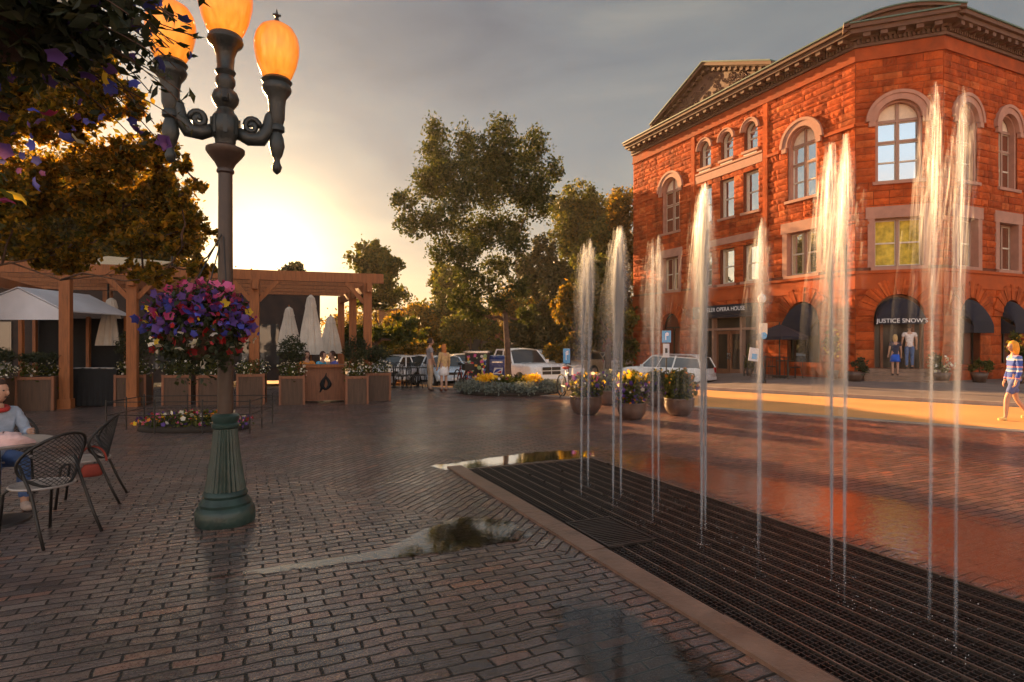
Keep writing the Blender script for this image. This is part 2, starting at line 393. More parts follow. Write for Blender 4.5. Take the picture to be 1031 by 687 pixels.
# fast scattered quads (leaves, petals)
def scatter_mesh(name, pts, size, mats, parent=None, midx=None, aspect=.55, flat=0.0, droop=0.0, petals=False):
    """pts Nx3 local; every leaf a small folded blade, every blossom a five-lobed disc"""
    n = len(pts); pts = np.asarray(pts, float)
    d = npr.normal(size=(n, 3)); d[:, 2] = d[:, 2] * (1 - flat) - droop; d /= np.linalg.norm(d, axis=1)[:, None] + 1e-9
    q = npr.normal(size=(n, 3)); sd = np.cross(d, q); sd /= np.linalg.norm(sd, axis=1)[:, None] + 1e-9
    nr = np.cross(d, sd)
    L = size * npr.uniform(.5, 1.55, n)[:, None]
    if petals:
        k = 5; ring = []
        for j in range(2 * k):
            a = math.pi * j / k; r = .5 if j % 2 == 0 else .36
            ring.append(pts + (d * math.cos(a) + sd * math.sin(a)) * L * r + nr * L * (.26 if j % 2 == 0 else .16))
        vs = np.stack([pts] + ring, 1).reshape(-1, 3); m = 2 * k + 1
        base = (np.arange(n) * m)[:, None]
        tri = np.array([[0, 1 + j, 1 + (j + 1) % (2 * k)] for j in range(2 * k)]).reshape(-1)
        idx = (base + tri[None, :]).reshape(-1); nf = n * 2 * k; lt = 3; per = 2 * k
    else:
        w = L * aspect * .5
        vs = np.stack([pts - d * L * .5, pts + sd * w + nr * w * .35, pts + d * L * .5, pts - sd * w + nr * w * .35], 1).reshape(-1, 3)
        base = (np.arange(n) * 4)[:, None]
        idx = (base + np.array([0, 1, 2, 0, 2, 3])[None, :]).reshape(-1); nf = n * 2; lt = 3; per = 2
    me = bpy.data.meshes.new(name)
    me.vertices.add(len(vs)); me.vertices.foreach_set('co', vs.astype(np.float32).ravel())
    me.loops.add(len(idx)); me.loops.foreach_set('vertex_index', idx.astype(np.int32))
    me.polygons.add(nf); me.polygons.foreach_set('loop_start', np.arange(0, nf * lt, lt, dtype=np.int32))
    mats = mats if isinstance(mats, (list, tuple)) else [mats]
    for mm in mats: me.materials.append(mm)
    if midx is not None: me.polygons.foreach_set('material_index', np.repeat(np.asarray(midx, np.int32), per))
    me.update(calc_edges=True); me.validate()
    o = bpy.data.objects.new(name, me); col.objects.link(o); o.parent = parent
    return o
def blob(n, c, r, hollow=.35):
    """points in an ellipsoid, denser towards its shell"""
    d = npr.normal(size=(n, 3)); d /= np.linalg.norm(d, axis=1)[:, None]
    rad = (hollow ** 3 + (1 - hollow ** 3) * npr.random(n)) ** (1 / 3) * npr.uniform(.8, 1.12, n)
    return np.asarray(c, float) + d * rad[:, None] * np.asarray(r, float)
def clumps(cl, per, sub=10, subr=.30):
    """each big clump broken into small leaf clusters so the outline is uneven and gaps open"""
    out = []
    for c, r in cl:
        vol = (r[0] * r[1] * r[2]) ** (1 / 3)
        k = max(3, int(sub * vol ** .8 * 2))
        cs = blob(k, c, np.asarray(r) * .92, .25)
        m = max(4, int(per * r[0] * r[2] / k))
        for q in cs:
            rr = vol * subr * npr.uniform(.6, 1.4)
            out.append(q + npr.normal(size=(m, 3)) * rr * .55)
    return np.concatenate(out)

# ------------------------------------------------------------------ camera, sun, sky
cam = bpy.data.cameras.new('camera'); cam_o = bpy.data.objects.new('camera', cam); col.objects.link(cam_o)
cam.sensor_width = 36; cam.lens = 36 * F_PX / 1031; cam.clip_end = 3000; cam.clip_start = .05
cam_o.location = (0, 0, CH); cam_o.rotation_euler = (R(90), 0, 0); cam.shift_y = .0015
sc.camera = cam_o
SUN_AZ, SUN_EL = R(-38), R(15)
sun_dir = Vector((math.sin(SUN_AZ) * math.cos(SUN_EL), math.cos(SUN_AZ) * math.cos(SUN_EL), math.sin(SUN_EL)))
sl = bpy.data.lights.new('sun', 'SUN'); sl.energy = 5.0; sl.angle = R(.6); sl.color = (1, .56, .23)
so = bpy.data.objects.new('sun', sl); col.objects.link(so); so.rotation_euler = sun_dir.to_track_quat('Z', 'Y').to_euler()
EXPO = 1.75
w = bpy.data.worlds.new('World'); sc.world = w; w.use_nodes = True
t = NT.__new__(NT); t.t = w.node_tree; t.n = t.t.nodes; t.n.clear(); t.out = t.n.new('ShaderNodeOutputWorld')
gen = t.add('ShaderNodeTexCoord').outputs['Generated']
nrm = t.add('ShaderNodeVectorMath', {0: gen}, operation='NORMALIZE').outputs[0]
sp = t.add('ShaderNodeSeparateXYZ', {0: nrm})
el = t.math('MAXIMUM', sp.outputs[2], 0.0)
sky = t.add('ShaderNodeTexSky', sky_type='NISHITA', sun_disc=False, sun_elevation=SUN_EL, sun_rotation=SUN_AZ)
bg1 = t.add('ShaderNodeBackground', {'Color': sky.outputs[0], 'Strength': .006})
# storm clouds: grey overhead, creamy low down, blazing round the sun, plus a warm glow added behind the camera as front fill
base = t.ramp(el, [(0, (.72, .50, .30)), (.10, (.60, .46, .30)), (.19, (.33, .305, .25)), (.31, (.23, .236, .226)), (.5, (.165, .175, .178)), (1, (.18, .19, .2))])
mp = t.add('ShaderNodeMapping', {'Vector': nrm, 'Scale': (1.6, 1.6, 5.5)})
cl = t.add('ShaderNodeTexNoise', {'Vector': mp.outputs[0], 'Scale': 1.5, 'Detail': 7, 'Roughness': .52, 'Distortion': .6}).outputs['Fac']
base = t.mix(1.0, base, t.ramp(cl, [(.30, (.66, .68, .72)), (.47, (.96, .96, .96)), (.56, (1.1, 1.08, 1.03)), (.68, (1.5, 1.38, 1.2))]), 'MULTIPLY')
gd = Vector((-.41, 1, .145)).normalized()
sd = t.math('MAXIMUM', t.add('ShaderNodeVectorMath', {0: nrm, 1: tuple(gd)}, operation='DOT_PRODUCT').outputs['Value'], 0.0)
g1 = t.math('POWER', sd, 230.0); g2 = t.math('POWER', sd, 26.0)
base = t.mix(1.0, base, t.mix(1.0, (2.3, 1.6, .75), g1, 'MULTIPLY'), 'ADD')
base = t.mix(1.0, base, t.mix(1.0, (.20, .14, .06), g2, 'MULTIPLY'), 'ADD')
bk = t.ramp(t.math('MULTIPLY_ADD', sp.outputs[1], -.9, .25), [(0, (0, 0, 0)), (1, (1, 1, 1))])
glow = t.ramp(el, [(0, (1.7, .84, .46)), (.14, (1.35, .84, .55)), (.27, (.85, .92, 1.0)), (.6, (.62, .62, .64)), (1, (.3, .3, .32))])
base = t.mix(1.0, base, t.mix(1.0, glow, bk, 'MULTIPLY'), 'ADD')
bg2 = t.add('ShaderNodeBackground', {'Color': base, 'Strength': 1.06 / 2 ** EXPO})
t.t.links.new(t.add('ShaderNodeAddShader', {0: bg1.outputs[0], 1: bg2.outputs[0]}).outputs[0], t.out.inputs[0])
vs = sc.view_settings; vs.view_transform = 'Standard'; vs.look = 'None'; vs.exposure = EXPO; vs.gamma = 1
sc.render.engine = 'CYCLES'
sc.cycles.use_denoising = True
sc.cycles.max_bounces = 5; sc.cycles.transparent_max_bounces = 100; sc.cycles.diffuse_bounces = 3; sc.cycles.glossy_bounces = 3
sc.cycles.use_adaptive_sampling = True; sc.cycles.adaptive_threshold = .03
sc.cycles.sample_clamp_indirect = 6

# ------------------------------------------------------------------ ground, road, sidewalk
A0 = Vector((-.586, 7.68, 0))
GR_L, GR_W = 7.6, 1.86
def ab(a, b, z=0.0):
    p = A0 + E1 * a + E2 * b; return Vector((p.x, p.y, z))
def lin(a, b, n): return [a + (b - a) * i / n for i in range(n + 1)]
al = sorted(set([-240, -160, -120, -80, -60] + lin(-50, 0, 50) + lin(0, GR_L, 8) + [9, 12, 20, 40]))
bl = sorted(set([-200, -130, -80, -50] + lin(-40, 0, 40) + lin(0, GR_W, 3) + lin(3, 40, 37) + [60, 100, 160, 220]))
g = MB()
idx = {}
for i, a in enumerate(al):
    for j, b in enumerate(bl):
        p = ab(a, b); idx[i, j] = len(g.v); g.v.append((p.x, p.y, gz(p.x, p.y)))
for i in range(len(al) - 1):
    for j in range(len(bl) - 1):
        if al[i] >= -1e-6 and al[i + 1] <= GR_L + 1e-6 and bl[j] >= -1e-6 and bl[j + 1] <= GR_W + 1e-6: continue
        f = (idx[i, j], idx[i + 1, j], idx[i + 1, j + 1], idx[i, j + 1]); g.f.append(f); g.mi.append(0)
tag(g.build('ground', M['paving'], smooth=True), kind='structure')
SD = Vector((-.75, .66, 0)).normalized(); SN = Vector((.66, .75, 0)).normalized()
def strip(name, n0, n1, s0, s1, zoff, mat, thick=0):
    m = MB(); k = 120; rows = 6
    for i in range(k):
        for j in range(rows):
            q = []
            for ii, jj in ((i, j), (i, j + 1), (i + 1, j + 1), (i + 1, j)):
                p = SN * (n0 + (n1 - n0) * jj / rows) + SD * (s0 + (s1 - s0) * ii / k)
                q.append((p.x, p.y, gz(p.x, p.y) + zoff))
            m.face(q)
            if thick and j == 0: m.face([q[0], q[3], (q[3][0], q[3][1], q[3][2] - thick), (q[0][0], q[0][1], q[0][2] - thick)])
    return tag(m.build(name, mat), kind='structure')
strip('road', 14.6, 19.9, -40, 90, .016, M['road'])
strip('kerb', 19.72, 19.92, -40, 90, .12, M['concretekerb'], .14)
strip('sidewalk', 19.92, 36, -40, 60, .116, M['sidewalk'])
strip('gutter', 14.35, 14.6, -40, 90, .022, M['concretekerb'], .02)

# fountain basin and grate -------------------------------------------------
m = MB()
zb = -.28
for (a0, b0), (a1, b1) in (((0, 0), (GR_L, 0)), ((GR_L, 0), (GR_L, GR_W)), ((GR_L, GR_W), (0, GR_W)), ((0, GR_W), (0, 0))):
    m.face([ab(a0, b0, 0), ab(a1, b1, 0), ab(a1, b1, zb), ab(a0, b0, zb)])
m.face([ab(0, 0, zb), ab(GR_L, 0, zb), ab(GR_L, GR_W, zb), ab(0, GR_W, zb)])
tag(m.build('basin_floor', M['pit']), kind='structure')
fg = thing('fountain_grate', 'long wet steel grate in the plaza the water jets rise from', 'grate', tuple(A0))
rz1 = math.atan2(E1.y, E1.x)
def abbar(mb, a0, a1, b0, b1, z0, z1, mi=0):
    mb.hexa([ab(a0, b0, z0), ab(a1, b0, z0), ab(a1, b1, z0), ab(a0, b1, z0), ab(a0, b0, z1), ab(a1, b0, z1), ab(a1, b1, z1), ab(a0, b1, z1)], mi)
m = MB(); nb = 48
for i in range(1, nb):
    b = GR_W * i / nb
    if i % 4: abbar(m, .02, GR_L - .02, b - .0035, b + .0035, -.03, .002)
na = 190
for i in range(1, na):
    a = GR_L * i / na
    abbar(m, a - .003, a + .003, .02, GR_W - .02, -.026, -.001)
m.build('cross_bars', M['grate'], fg, world=True)
m = MB()
for i in range(4, nb, 4):
    b = GR_W * i / nb
    abbar(m, .015, GR_L - .015, b - .006, b + .006, -.035, .006)
m.build('bearing_bars', M['gratebar'], fg, world=True)
m = MB()
for (a0, a1, b0, b1) in ((-.02, .012, -.0, GR_W), (GR_L - .012, GR_L + .02, 0, GR_W), (-.02, GR_L + .02, GR_W, GR_W + .03)):
    abbar(m, a0, a1, b0, b1, -.05, .009)
m.build('edge_frame', M['gratebar'], fg, world=True)
m = MB()
ah, bh = 2.55, .04
for i in range(16): abbar(m, ah + .04 + i * .04, ah + .055 + i * .04, bh + .012, bh + .43, .003, .015)
abbar(m, ah, ah + .02, bh, bh + .45, .002, .02); abbar(m, ah + .68, ah + .70, bh, bh + .45, .002, .02)
abbar(m, ah, ah + .7, bh - .012, bh + .004, .0025, .021); abbar(m, ah, ah + .7, bh + .44, bh + .455, .0025, .021)
m.build('access_hatch', M['grate'], fg, world=True)
m = MB(); a = -.22
while a < GR_L + .2:
    L = rng.uniform(1.1, 1.5)
    z = .022 + rng.uniform(-.003, .004)
    p = [ab(a + .004, -.20 + rng.uniform(-.005, .005), z - .0), ab(a + L - .004, -.20, z), ab(a + L - .004, -.004, z), ab(a + .004, -.004, z)]
    q = [Vector((v.x, v.y, -.05)) for v in p]
    m.hexa(q + p); a += L
m.build('kerb_stone', M['kerbstone'], None)
tag(bpy.data.objects['kerb_stone'], 'brown wet stone kerb laid along the near side of the fountain grate', 'kerb')

def puddle(pts, name, mat='puddle'):
    """closed outline in metres -> thin film of water; attribute 'film' falls to 0 at its rim"""
    P = [Vector(p) for p in pts]; c = sum(P, Vector((0, 0, 0))) / len(P)
    ring = []
    k = len(P)
    for i in range(k):
        p0, p1, p2, p3 = P[i - 1], P[i], P[(i + 1) % k], P[(i + 2) % k]
        for s_ in range(10):
            u = s_ / 10
            ring.append(.5 * ((2 * p1) + (p2 - p0) * u + (2 * p0 - 5 * p1 + 4 * p2 - p3) * u * u + (3 * p1 - p0 - 3 * p2 + p3) * u ** 3))
    m = MB(); L = 6; N = len(ring); film = []
    for l in range(L):
        f = l / (L - 1)
        for q in ring:
            p = c.lerp(q, f); m.v.append((p.x, p.y, gz(p.x, p.y) + .005)); film.append(1 - f ** 3)
    for l in range(L - 1):
        for i in range(N):
            a, b = l * N + i, l * N + (i + 1) % N
            m.f.append((a, b, b + N, a + N) if l else (a, b + N, a + N)); m.mi.append(0)
    o = m.build(name, M[mat])
    at_ = o.data.attributes.new('film', 'FLOAT', 'POINT'); at_.data.foreach_set('value', film)
    return tag(o, kind='structure')
puddle([G(*p) for p in ((195, 584), (300, 568), (385, 553), (425, 534), (468, 520), (512, 522), (535, 540), (495, 550), (430, 560), (380, 564), (300, 575))], 'puddle_water')
puddle([ab(-.05, GR_W + .04), ab(2, GR_W + .05), ab(4, GR_W + .05), ab(6.5, GR_W + .04), ab(7.5, GR_W + .6), ab(6.8, 3.6), ab(5, 3.9), ab(3.2, 3.7), ab(1.4, 3.2), ab(-.3, 3.0), ab(-.9, 2.3)], 'puddle_water', 'ripples')
puddle([ab(-.06, -.3), ab(-.05, .4), ab(-.06, 1.2), ab(-.05, 2.0), ab(-.5, 2.2), ab(-.75, 1.4), ab(-.55, .3), ab(-.4, -.4)], 'puddle_water')
puddle([G(*p) for p in ((545, 612), (600, 598), (680, 640), (760, 690), (800, 760), (640, 740), (585, 690), (555, 650))], 'puddle_water', 'wetfilm')

# ------------------------------------------------------------------ water jets
def jet(base, H, label, strength=1.0, spread=1.0, lean=(0, 0), fall=(0, 0)):
    r = thing('water_jet', label, 'fountain jet', (base.x, base.y, 0), 0, 'jets of water rising from the grate')
    m = MB()
    def thread(p0, p1, w, n=3):
        m.tube([p0, ((p0[0] + p1[0]) / 2 + rng.gauss(0, .002), (p0[1] + p1[1]) / 2 + rng.gauss(0, .002), (p0[2] + p1[2]) / 2), p1], [w * .5, w, w * .35], n, 0, False)
    def off(z): q = z / H; return lean[0] * q * q, lean[1] * q * q
    sig = lambda q: .0045 + .007 * q + .038 * math.exp(-((q - .86) / .13) ** 2)
    for i in range(int(210 * strength)):
        z0 = rng.uniform(-.05, H * .9); L = rng.uniform(.35, 1.0); z1 = min(H * (1 - .05 * rng.random() ** 2), z0 + L)
        a = rng.uniform(0, 6.28); k = min(2.0, abs(rng.gauss(0, .8)))
        p = []
        for z in (z0, z1):
            ox, oy = off(z); rr = sig(max(z, 0) / H) * k * (1 if z < H * .93 else .75); p.append((ox + rr * math.cos(a), oy + rr * math.sin(a), z))
        thread(p[0], p[1], rng.uniform(.006, .015))
    m.build('stream', M['jet'], r, smooth=True)
    m = MB()
    for i in range(int(190 * spread)):                       # veil falling back round the rising core
        a = rng.uniform(0, 6.28); q = abs(rng.gauss(0, 1)); top = H * (1 - .03 * q - rng.random() ** 2 * .12)
        z1 = top - rng.random() ** 2 * H * .42
        L = rng.uniform(.3, 1.1); z0 = max(-.02, z1 - L)
        def pt(z):
            dz = max(0, H - z); ox, oy = off(H)
            w_ = (.034 + .014 * math.sqrt(dz)) * q
            return (ox * (1 - .3 * dz / H) + w_ * math.cos(a) + fall[0] * dz * .07 * q, oy * (1 - .3 * dz / H) + w_ * math.sin(a) + fall[1] * dz * .07 * q, z)
        thread(pt(z1), pt(z0), rng.uniform(.014, .036))
    for i in range(int(170 * spread)):                       # the soft burst at the crown
        a = rng.uniform(0, 6.28); q = rng.random() ** .8; z1 = H * (1.0 - .25 * rng.random()); rr = .085 * q * (1.3 - ((z1 / H - .75) / .25) ** 4)
        ox, oy = off(z1); L = rng.uniform(.08, .30)
        x, y = ox + rr * math.cos(a), oy + rr * math.sin(a)
        thread((x, y, z1), (x, y, z1 - L), rng.uniform(.014, .036))
    m.build('spray', M['spray'], r, smooth=True)
    m = MB()
    for i in range(20):                                      # drops bouncing off the grate
        a = rng.uniform(0, 6.28); q = abs(rng.gauss(0, .12)) + .01; z = max(.008, rng.expovariate(1 / .05)); d_ = rng.uniform(.0012, .003)
        m.lathe([(d_ * .3, -d_), (d_, 0), (d_ * .3, d_ * 1.4)], (q * math.cos(a), q * math.sin(a), z), n=6)
    m.build('splash', M['drop'], r, smooth=True)
    m = MB()
    m.tube([(0, 0, -.2), (0, 0, -.012)], [.02, .016], 8); m.build('nozzle', M['chrome'], r, smooth=True)
    return r
rowA = [(585, 500, 2.72), (617, 512, 2.80), (657, 528, 2.6), (706, 550, 2.95), (763, 577, 2.55), (850, 612, 2.95), (962, 660, 3.05)]
rowB = [(592, 490, 2.85), (625, 501, 2.9), (663, 516, 2.7), (710, 534, 3.05), (765, 556, 2.6), (837, 583, 3.05), (936, 625, 3.2)]
ordn = ['farthest', 'second farthest', 'third farthest', 'middle', 'third nearest', 'second nearest', 'nearest']
SA = [.75, .95, .34, 1.2, .32, .75, .40]; SB = [.9, 1.5, .40, 1.7, .30, 1.1, .48]
for i, (px, py, H) in enumerate(rowA):
    jet(G(px, py), H, f'{ordn[i]} white water jet in the row beside the brown kerb', SA[i], SA[i], (rng.gauss(0, .02), 0) if i < 6 else (.12, .1), (-.5, 0))
for i, (px, py, H) in enumerate(rowB):
    jet(G(px, py), H, f'{ordn[i]} white water jet in the row beside the orange puddle', SB[i], SB[i], (rng.gauss(0, .02), 0), (-.35, .2))

# ------------------------------------------------------------------ the red sandstone opera house
C1 = Vector((14.31, 24.66, 0)); WCH = 3.07
DCH = Vector((E1 + E2)).normalized()
C2 = C1 + DCH * WCH
LL, LR = 15.5, 15.0
class Fac:
    def __init__(s, O, a, n, L): s.O, s.a, s.n, s.L = O, a, n, L
    def p(s, t, z, o=0): q = s.O + s.a * t + s.n * o; return Vector((q.x, q.y, z))
    def box(s, mb, t0, t1, z0, z1, o0, o1, m=0):
        mb.hexa([s.p(t0, z0, o0), s.p(t1, z0, o0), s.p(t1, z0, o1), s.p(t0, z0, o1), s.p(t0, z1, o0), s.p(t1, z1, o0), s.p(t1, z1, o1), s.p(t0, z1, o1)], m)
    def ring(s, mb, c, zs, r0, r1, o0, o1, a0=0, a1=180, n=28, m=0):
        P = []
        for i in range(n + 1):
            a = R(a0 + (a1 - a0) * i / n)
            P.append([s.p(c + r * math.cos(a), zs + r * math.sin(a), o) for r, o in ((r0, o0), (r1, o0), (r1, o1), (r0, o1))])
        for i in range(n):
            for k in range(4):
                mb.face([P[i][k], P[i][(k + 1) % 4], P[i + 1][(k + 1) % 4], P[i + 1][k]], m)
        mb.face(P[0], m); mb.face(P[n][::-1], m)
    def shape(s, mb, c, w, z0, zs, arch, o0, o1, m=0, n=24):
        pts = [(c - w / 2, z0), (c + w / 2, z0)]
        if arch: pts += [(c + w / 2 * math.cos(math.pi * i / n), zs + w / 2 * math.sin(math.pi * i / n)) for i in range(n + 1)]
        else: pts += [(c + w / 2, zs), (c - w / 2, zs)]
        f = [s.p(x, z, o1) for x, z in pts]; b = [s.p(x, z, o0) for x, z in pts]
        mb.face(f, m)
        for i in range(len(pts)): mb.face([f[i], b[i], b[(i + 1) % len(pts)], f[(i + 1) % len(pts)]], m)
FL = Fac(C1, -E1, -E2, LL)
FC = Fac(C1, DCH, (E1 - E2).normalized(), WCH)
FR = Fac(C2, E2, E1, LR)
house = thing('opera_house', 'red sandstone corner building with arched windows and brown cornice', 'building', tuple(C1))
# openings: centre, width, bottom, spring, arched, kind
OL = [(2.6, 1.55, 8.25, 10.75, 1, 'big'), (2.6, 1.65, 4.75, 6.75, 0, 'pair'), (2.55, 1.7, .75, 2.65, 1, 'awn'),
      (11.75, 1.55, 8.25, 10.75, 1, 'big'), (11.75, 1.5, 4.75, 6.75, 0, 'pair'), (11.75, 1.6, .2, 2.6, 1, 'door')]
for k in range(3):
    c = 5.6 + 1.62 * k
    OL += [(c, .86, 11.35, 12.35, 1, 'small'), (c, .98, 8.25, 10.3, 0, 'single'), (c, 1.0, 4.75, 6.6, 0, 'single')]
OL += [(7.25, 4.2, -.7, 3.55, 0, 'shop')]
OC = [(WCH / 2, 1.62, 8.25, 10.75, 1, 'big'), (WCH / 2, 1.75, 4.75, 6.75, 0, 'pairY'), (WCH / 2, 1.72, .6, 2.75, 1, 'entry')]
OR = []
for k in range(4):
    c = 1.55 + 2.95 * k
    OR += [(c, 1.4, 8.25, 10.75, 1, 'big'), (c, 1.5, 4.75, 6.75, 0, 'pair'), (c + .2, 1.45, .75, 2.75, 1, 'awn')]
def free(ops, L, z0, z1, e=0.0):
    cuts = []
    for (c, w_, b, zs, ar, k) in ops:
        top = zs + (w_ / 2 if ar else 0)
        if z1 <= b + 1e-4 or z0 >= top - 1e-4: continue
        hw = w_ / 2
        if ar and z0 > zs: hw = math.sqrt(max(0.0, (w_ / 2) ** 2 - (z0 - zs) ** 2))
        cuts.append((c - hw - e, c + hw + e))
    cuts.sort(); x = 0; out = []
    for a, b in cuts:
        if a > x + .02: out.append((x, a))
        x = max(x, b)
    if x < L - .02: out.append((x, L))
    return out
BELTS = [(3.98, 4.62)]
def masonry(fc, ops, L, z_lo):
    mb = MB()
    zs = []; z = z_lo
    stops = sorted(set([b for o in ops for b in (o[2], o[3])] + [3.98, 4.62, 13.4]))
    while z < 13.4 - .01:
        h = .40 if z < 3.9 else .285
        h *= rng.uniform(.9, 1.1)
        nz = z + h
        for s_ in stops:
            if abs(nz - s_) < h * .5 and s_ > z + .1: nz = s_
        zs.append((z, min(nz, 13.4))); z = nz
    for z0, z1 in zs:
        if 3.97 < z0 < 4.6: continue
        ground = z0 < 3.9
        for a, b in free(ops, L, z0, z1):
            x = a
            while x < b - .01:
                l = rng.uniform(.45, 1.05) if not ground else rng.uniform(.6, 1.3)
                x1 = x + l
                if b - x1 < .3: x1 = b
                g_ = .010
                u0, u1, v0, v1 = x + g_, x1 - g_, z0 + g_, z1 - g_
                dep = rng.uniform(.0, .022)
                nx, nz = 5, 3
                i0 = len(mb.v)
                for jz in range(nz + 1):
                    for ix in range(nx + 1):
                        edge = ix in (0, nx) or jz in (0, nz)
                        o = dep + (0 if edge else rng.uniform(.012, .05) * (1.35 if ground else .9))
                        uu = ix / nx; vv = jz / nz
                        if not edge: uu += rng.uniform(-.05, .05); vv += rng.uniform(-.08, .08)
                        mb.v.append(tuple(fc.p(u0 + (u1 - u0) * uu, v0 + (v1 - v0) * vv, o)))
                for jz in range(nz):
                    for ix in range(nx):
                        q = i0 + jz * (nx + 1) + ix
                        mb.f.append((q, q + 1, q + nx + 2, q + nx + 1)); mb.mi.append(0)
                per = [i0 + ix for ix in range(nx + 1)] + [i0 + jz * (nx + 1) + nx for jz in range(1, nz + 1)] + [i0 + nz * (nx + 1) + ix for ix in range(nx - 1, -1, -1)] + [i0 + jz * (nx + 1) for jz in range(nz - 1, 0, -1)]
                bk_ = len(mb.v); n_ = len(per)
                for q in per:
                    v = Vector(mb.v[q]); d = (v - fc.O).dot(fc.n); v = v - fc.n * (d + .32); mb.v.append(tuple(v))
                for k in range(n_):
                    mb.f.append((per[k], bk_ + k, bk_ + (k + 1) % n_, per[(k + 1) % n_])); mb.mi.append(0)
                x = x1
    z = z_lo
    while z < 13.4:
        z1 = min(z + .10, 13.4)
        for a, b in free(ops, L, z, z1, .004): fc.box(mb, a, b, z, z1, -.30, -.012, 1)
        z = z1
    mb.build('stone_wall', [M['stone'], M['mortar']], house, world=True)
masonry(FL, OL, LL, -.8); masonry(FC, OC, WCH, -.3); masonry(FR, OR, LR, -.3)
# end wall on the alley side, back and roof
m = MB()
P0 = FL.p(LL, 0); P3 = FR.p(LR, 0)
foot = [P0 - FL.n * .28, C1 - (FL.n + FC.n) / (1 + FL.n.dot(FC.n)) * .31, C2 - (FC.n + FR.n) / (1 + FC.n.dot(FR.n)) * .31, P3 - FR.n * .28, P3 - FR.n * 12, P0 - FL.n * 12]
lo = [Vector((p.x, p.y, -.9)) for p in foot]; hi = [Vector((p.x, p.y, 14.3)) for p in foot]
for i in (2, 3, 4, 5): 
    j = (i + 1) % 6
    if i != 2: m.face([lo[i], lo[j], hi[j], hi[i]])
for i in (0, 1, 2): m.face([lo[i], lo[(i + 1) % 6], hi[(i + 1) % 6], hi[i]])
m.face(hi)
m.build('inner_wall', M['mortar'], house, world=True)
def run(mb, o0, o1, z0, z1, m_=0, ends=(0, 0)):
    """a moulding carried round both corners with mitred joints"""
    def off(o):
        return [FL.p(LL + ends[0], 0, o), C1 + (FL.n + FC.n) / (1 + FL.n.dot(FC.n)) * o, C2 + (FC.n + FR.n) / (1 + FC.n.dot(FR.n)) * o, FR.p(LR + ends[1], 0, o)]
    a, b = off(o0), off(o1)
    for i in range(3):
        q = []
        for z in (z0, z1):
            for v in (a[i], a[i + 1], b[i + 1], b[i]): q.append(Vector((v.x, v.y, z)))
        # faces except the joint ends
        fs = [(3, 2, 1, 0), (4, 5, 6, 7), (0, 1, 5, 4), (2, 3, 7, 6)]
        if i == 0: fs.append((3, 0, 4, 7))
        if i == 2: fs.append((1, 2, 6, 5))
        mb.poly(q, fs, m_)
m = MB(); run(m, -.3, .055, 3.985, 4.50); run(m, -.3, .13, 4.50, 4.615); run(m, -.28, .085, 3.87, 3.98)
m.build('belt_course', M['smooth_stone'], house, world=True)
m = MB(); run(m, -.3, .06, 13.40, 13.86); run(m, -.3, .11, 13.30, 13.395)
m.build('frieze', plain('frieze_stone', (.30, .056, .014), .8, var=.3, scale=1.5, bump=.3, spec=.25), house, world=True)
m = MB()
run(m, -.3, .16, 13.86, 13.98, ends=(.03, 0)); run(m, -.3, .22, 14.16, 14.26, ends=(.04, 0)); run(m, -.3, .62, 14.262, 14.44, ends=(.10, 0)); run(m, -.3, .74, 14.442, 14.60, ends=(.14, 0)); run(m, -.3, .80, 14.602, 14.66, 1, ends=(.16, 0))
run(m, -.3, .10, 13.98, 14.16)
for fc, L in ((FL, LL), (FC, WCH), (FR, LR)):
    k = int(L / .155)
    for i in range(k): fc.box(m, (i + .2) * L / k, (i + .75) * L / k, 13.985, 14.155, .10, .23)
    k = int(L / .52)
    for i in range(k): fc.box(m, (i + .3) * L / k, (i + .72) * L / k, 14.10, 14.258, .20, .56)
m.build('cornice', [M['cornice'], M['copper']], house, world=True)
# pediment over the middle bays
m = MB()
s0, s1, za, zp = 12.55, 3.95, 14.665, 16.45
sc_ = (s0 + s1) / 2
fr = [FL.p(s1, za, .30), FL.p(s0, za, .30), FL.p(sc_, zp, .30)]; bk2 = [v - FL.n * 1.6 for v in fr]
m.face(fr); m.face(bk2[::-1])
m.face([fr[0], fr[2], bk2[2], bk2[0]]); m.face([fr[2], fr[1], bk2[1], bk2[2]])
for sa in (s0, s1):
    for (o1, d0, d1, mi) in ((.42, .0, .14, 0), (.72, .141, .30, 0), (.80, .301, .36, 1)):
        dz = (zp - za) / (s0 - sc_)
        q = []
        sx = sa + (.25 if sa == s0 else -.25)
        for dd in (d0, d1):
            for (s_, o) in ((sx, .28), (sc_, .28), (sc_, o1), (sx, o1)):
                q.append(FL.p(s_, zp - abs(s_ - sc_) * dz + dd, o))
        m.hexa(q, mi)
    for i in range(11):
        f = (i + .5) / 11; s_ = sa + (sc_ - sa) * f; z = za + (zp - za) * f
        FL.box(m, s_ - .10, s_ + .10, z - .10, z + .04, .30, .55)
m.build('pediment', [M['cornice'], M['copper']], house, world=True)
m = MB()
for k in range(46):                                         # carved scrolls in the tympanum
    f = rng.uniform(-.75, .75); z = za + .12 + rng.random() * (1 - abs(f)) * 1.15
    s_ = sc_ + f * 3.6; r = rng.uniform(.07, .2)
    pts = [FL.p(s_ + r * (1 - i / 16) * math.cos(i * .75), z + r * (1 - i / 16) * math.sin(i * .75) + .1, .325) for i in range(12)]
    m.tube(pts, [.035] * 12, 5)
m.build('carving', M['cornice'], bpy.data.objects['pediment'])
bpy.data.objects['carving'].data.transform(Matrix.Translation(-Vector(house.location)))
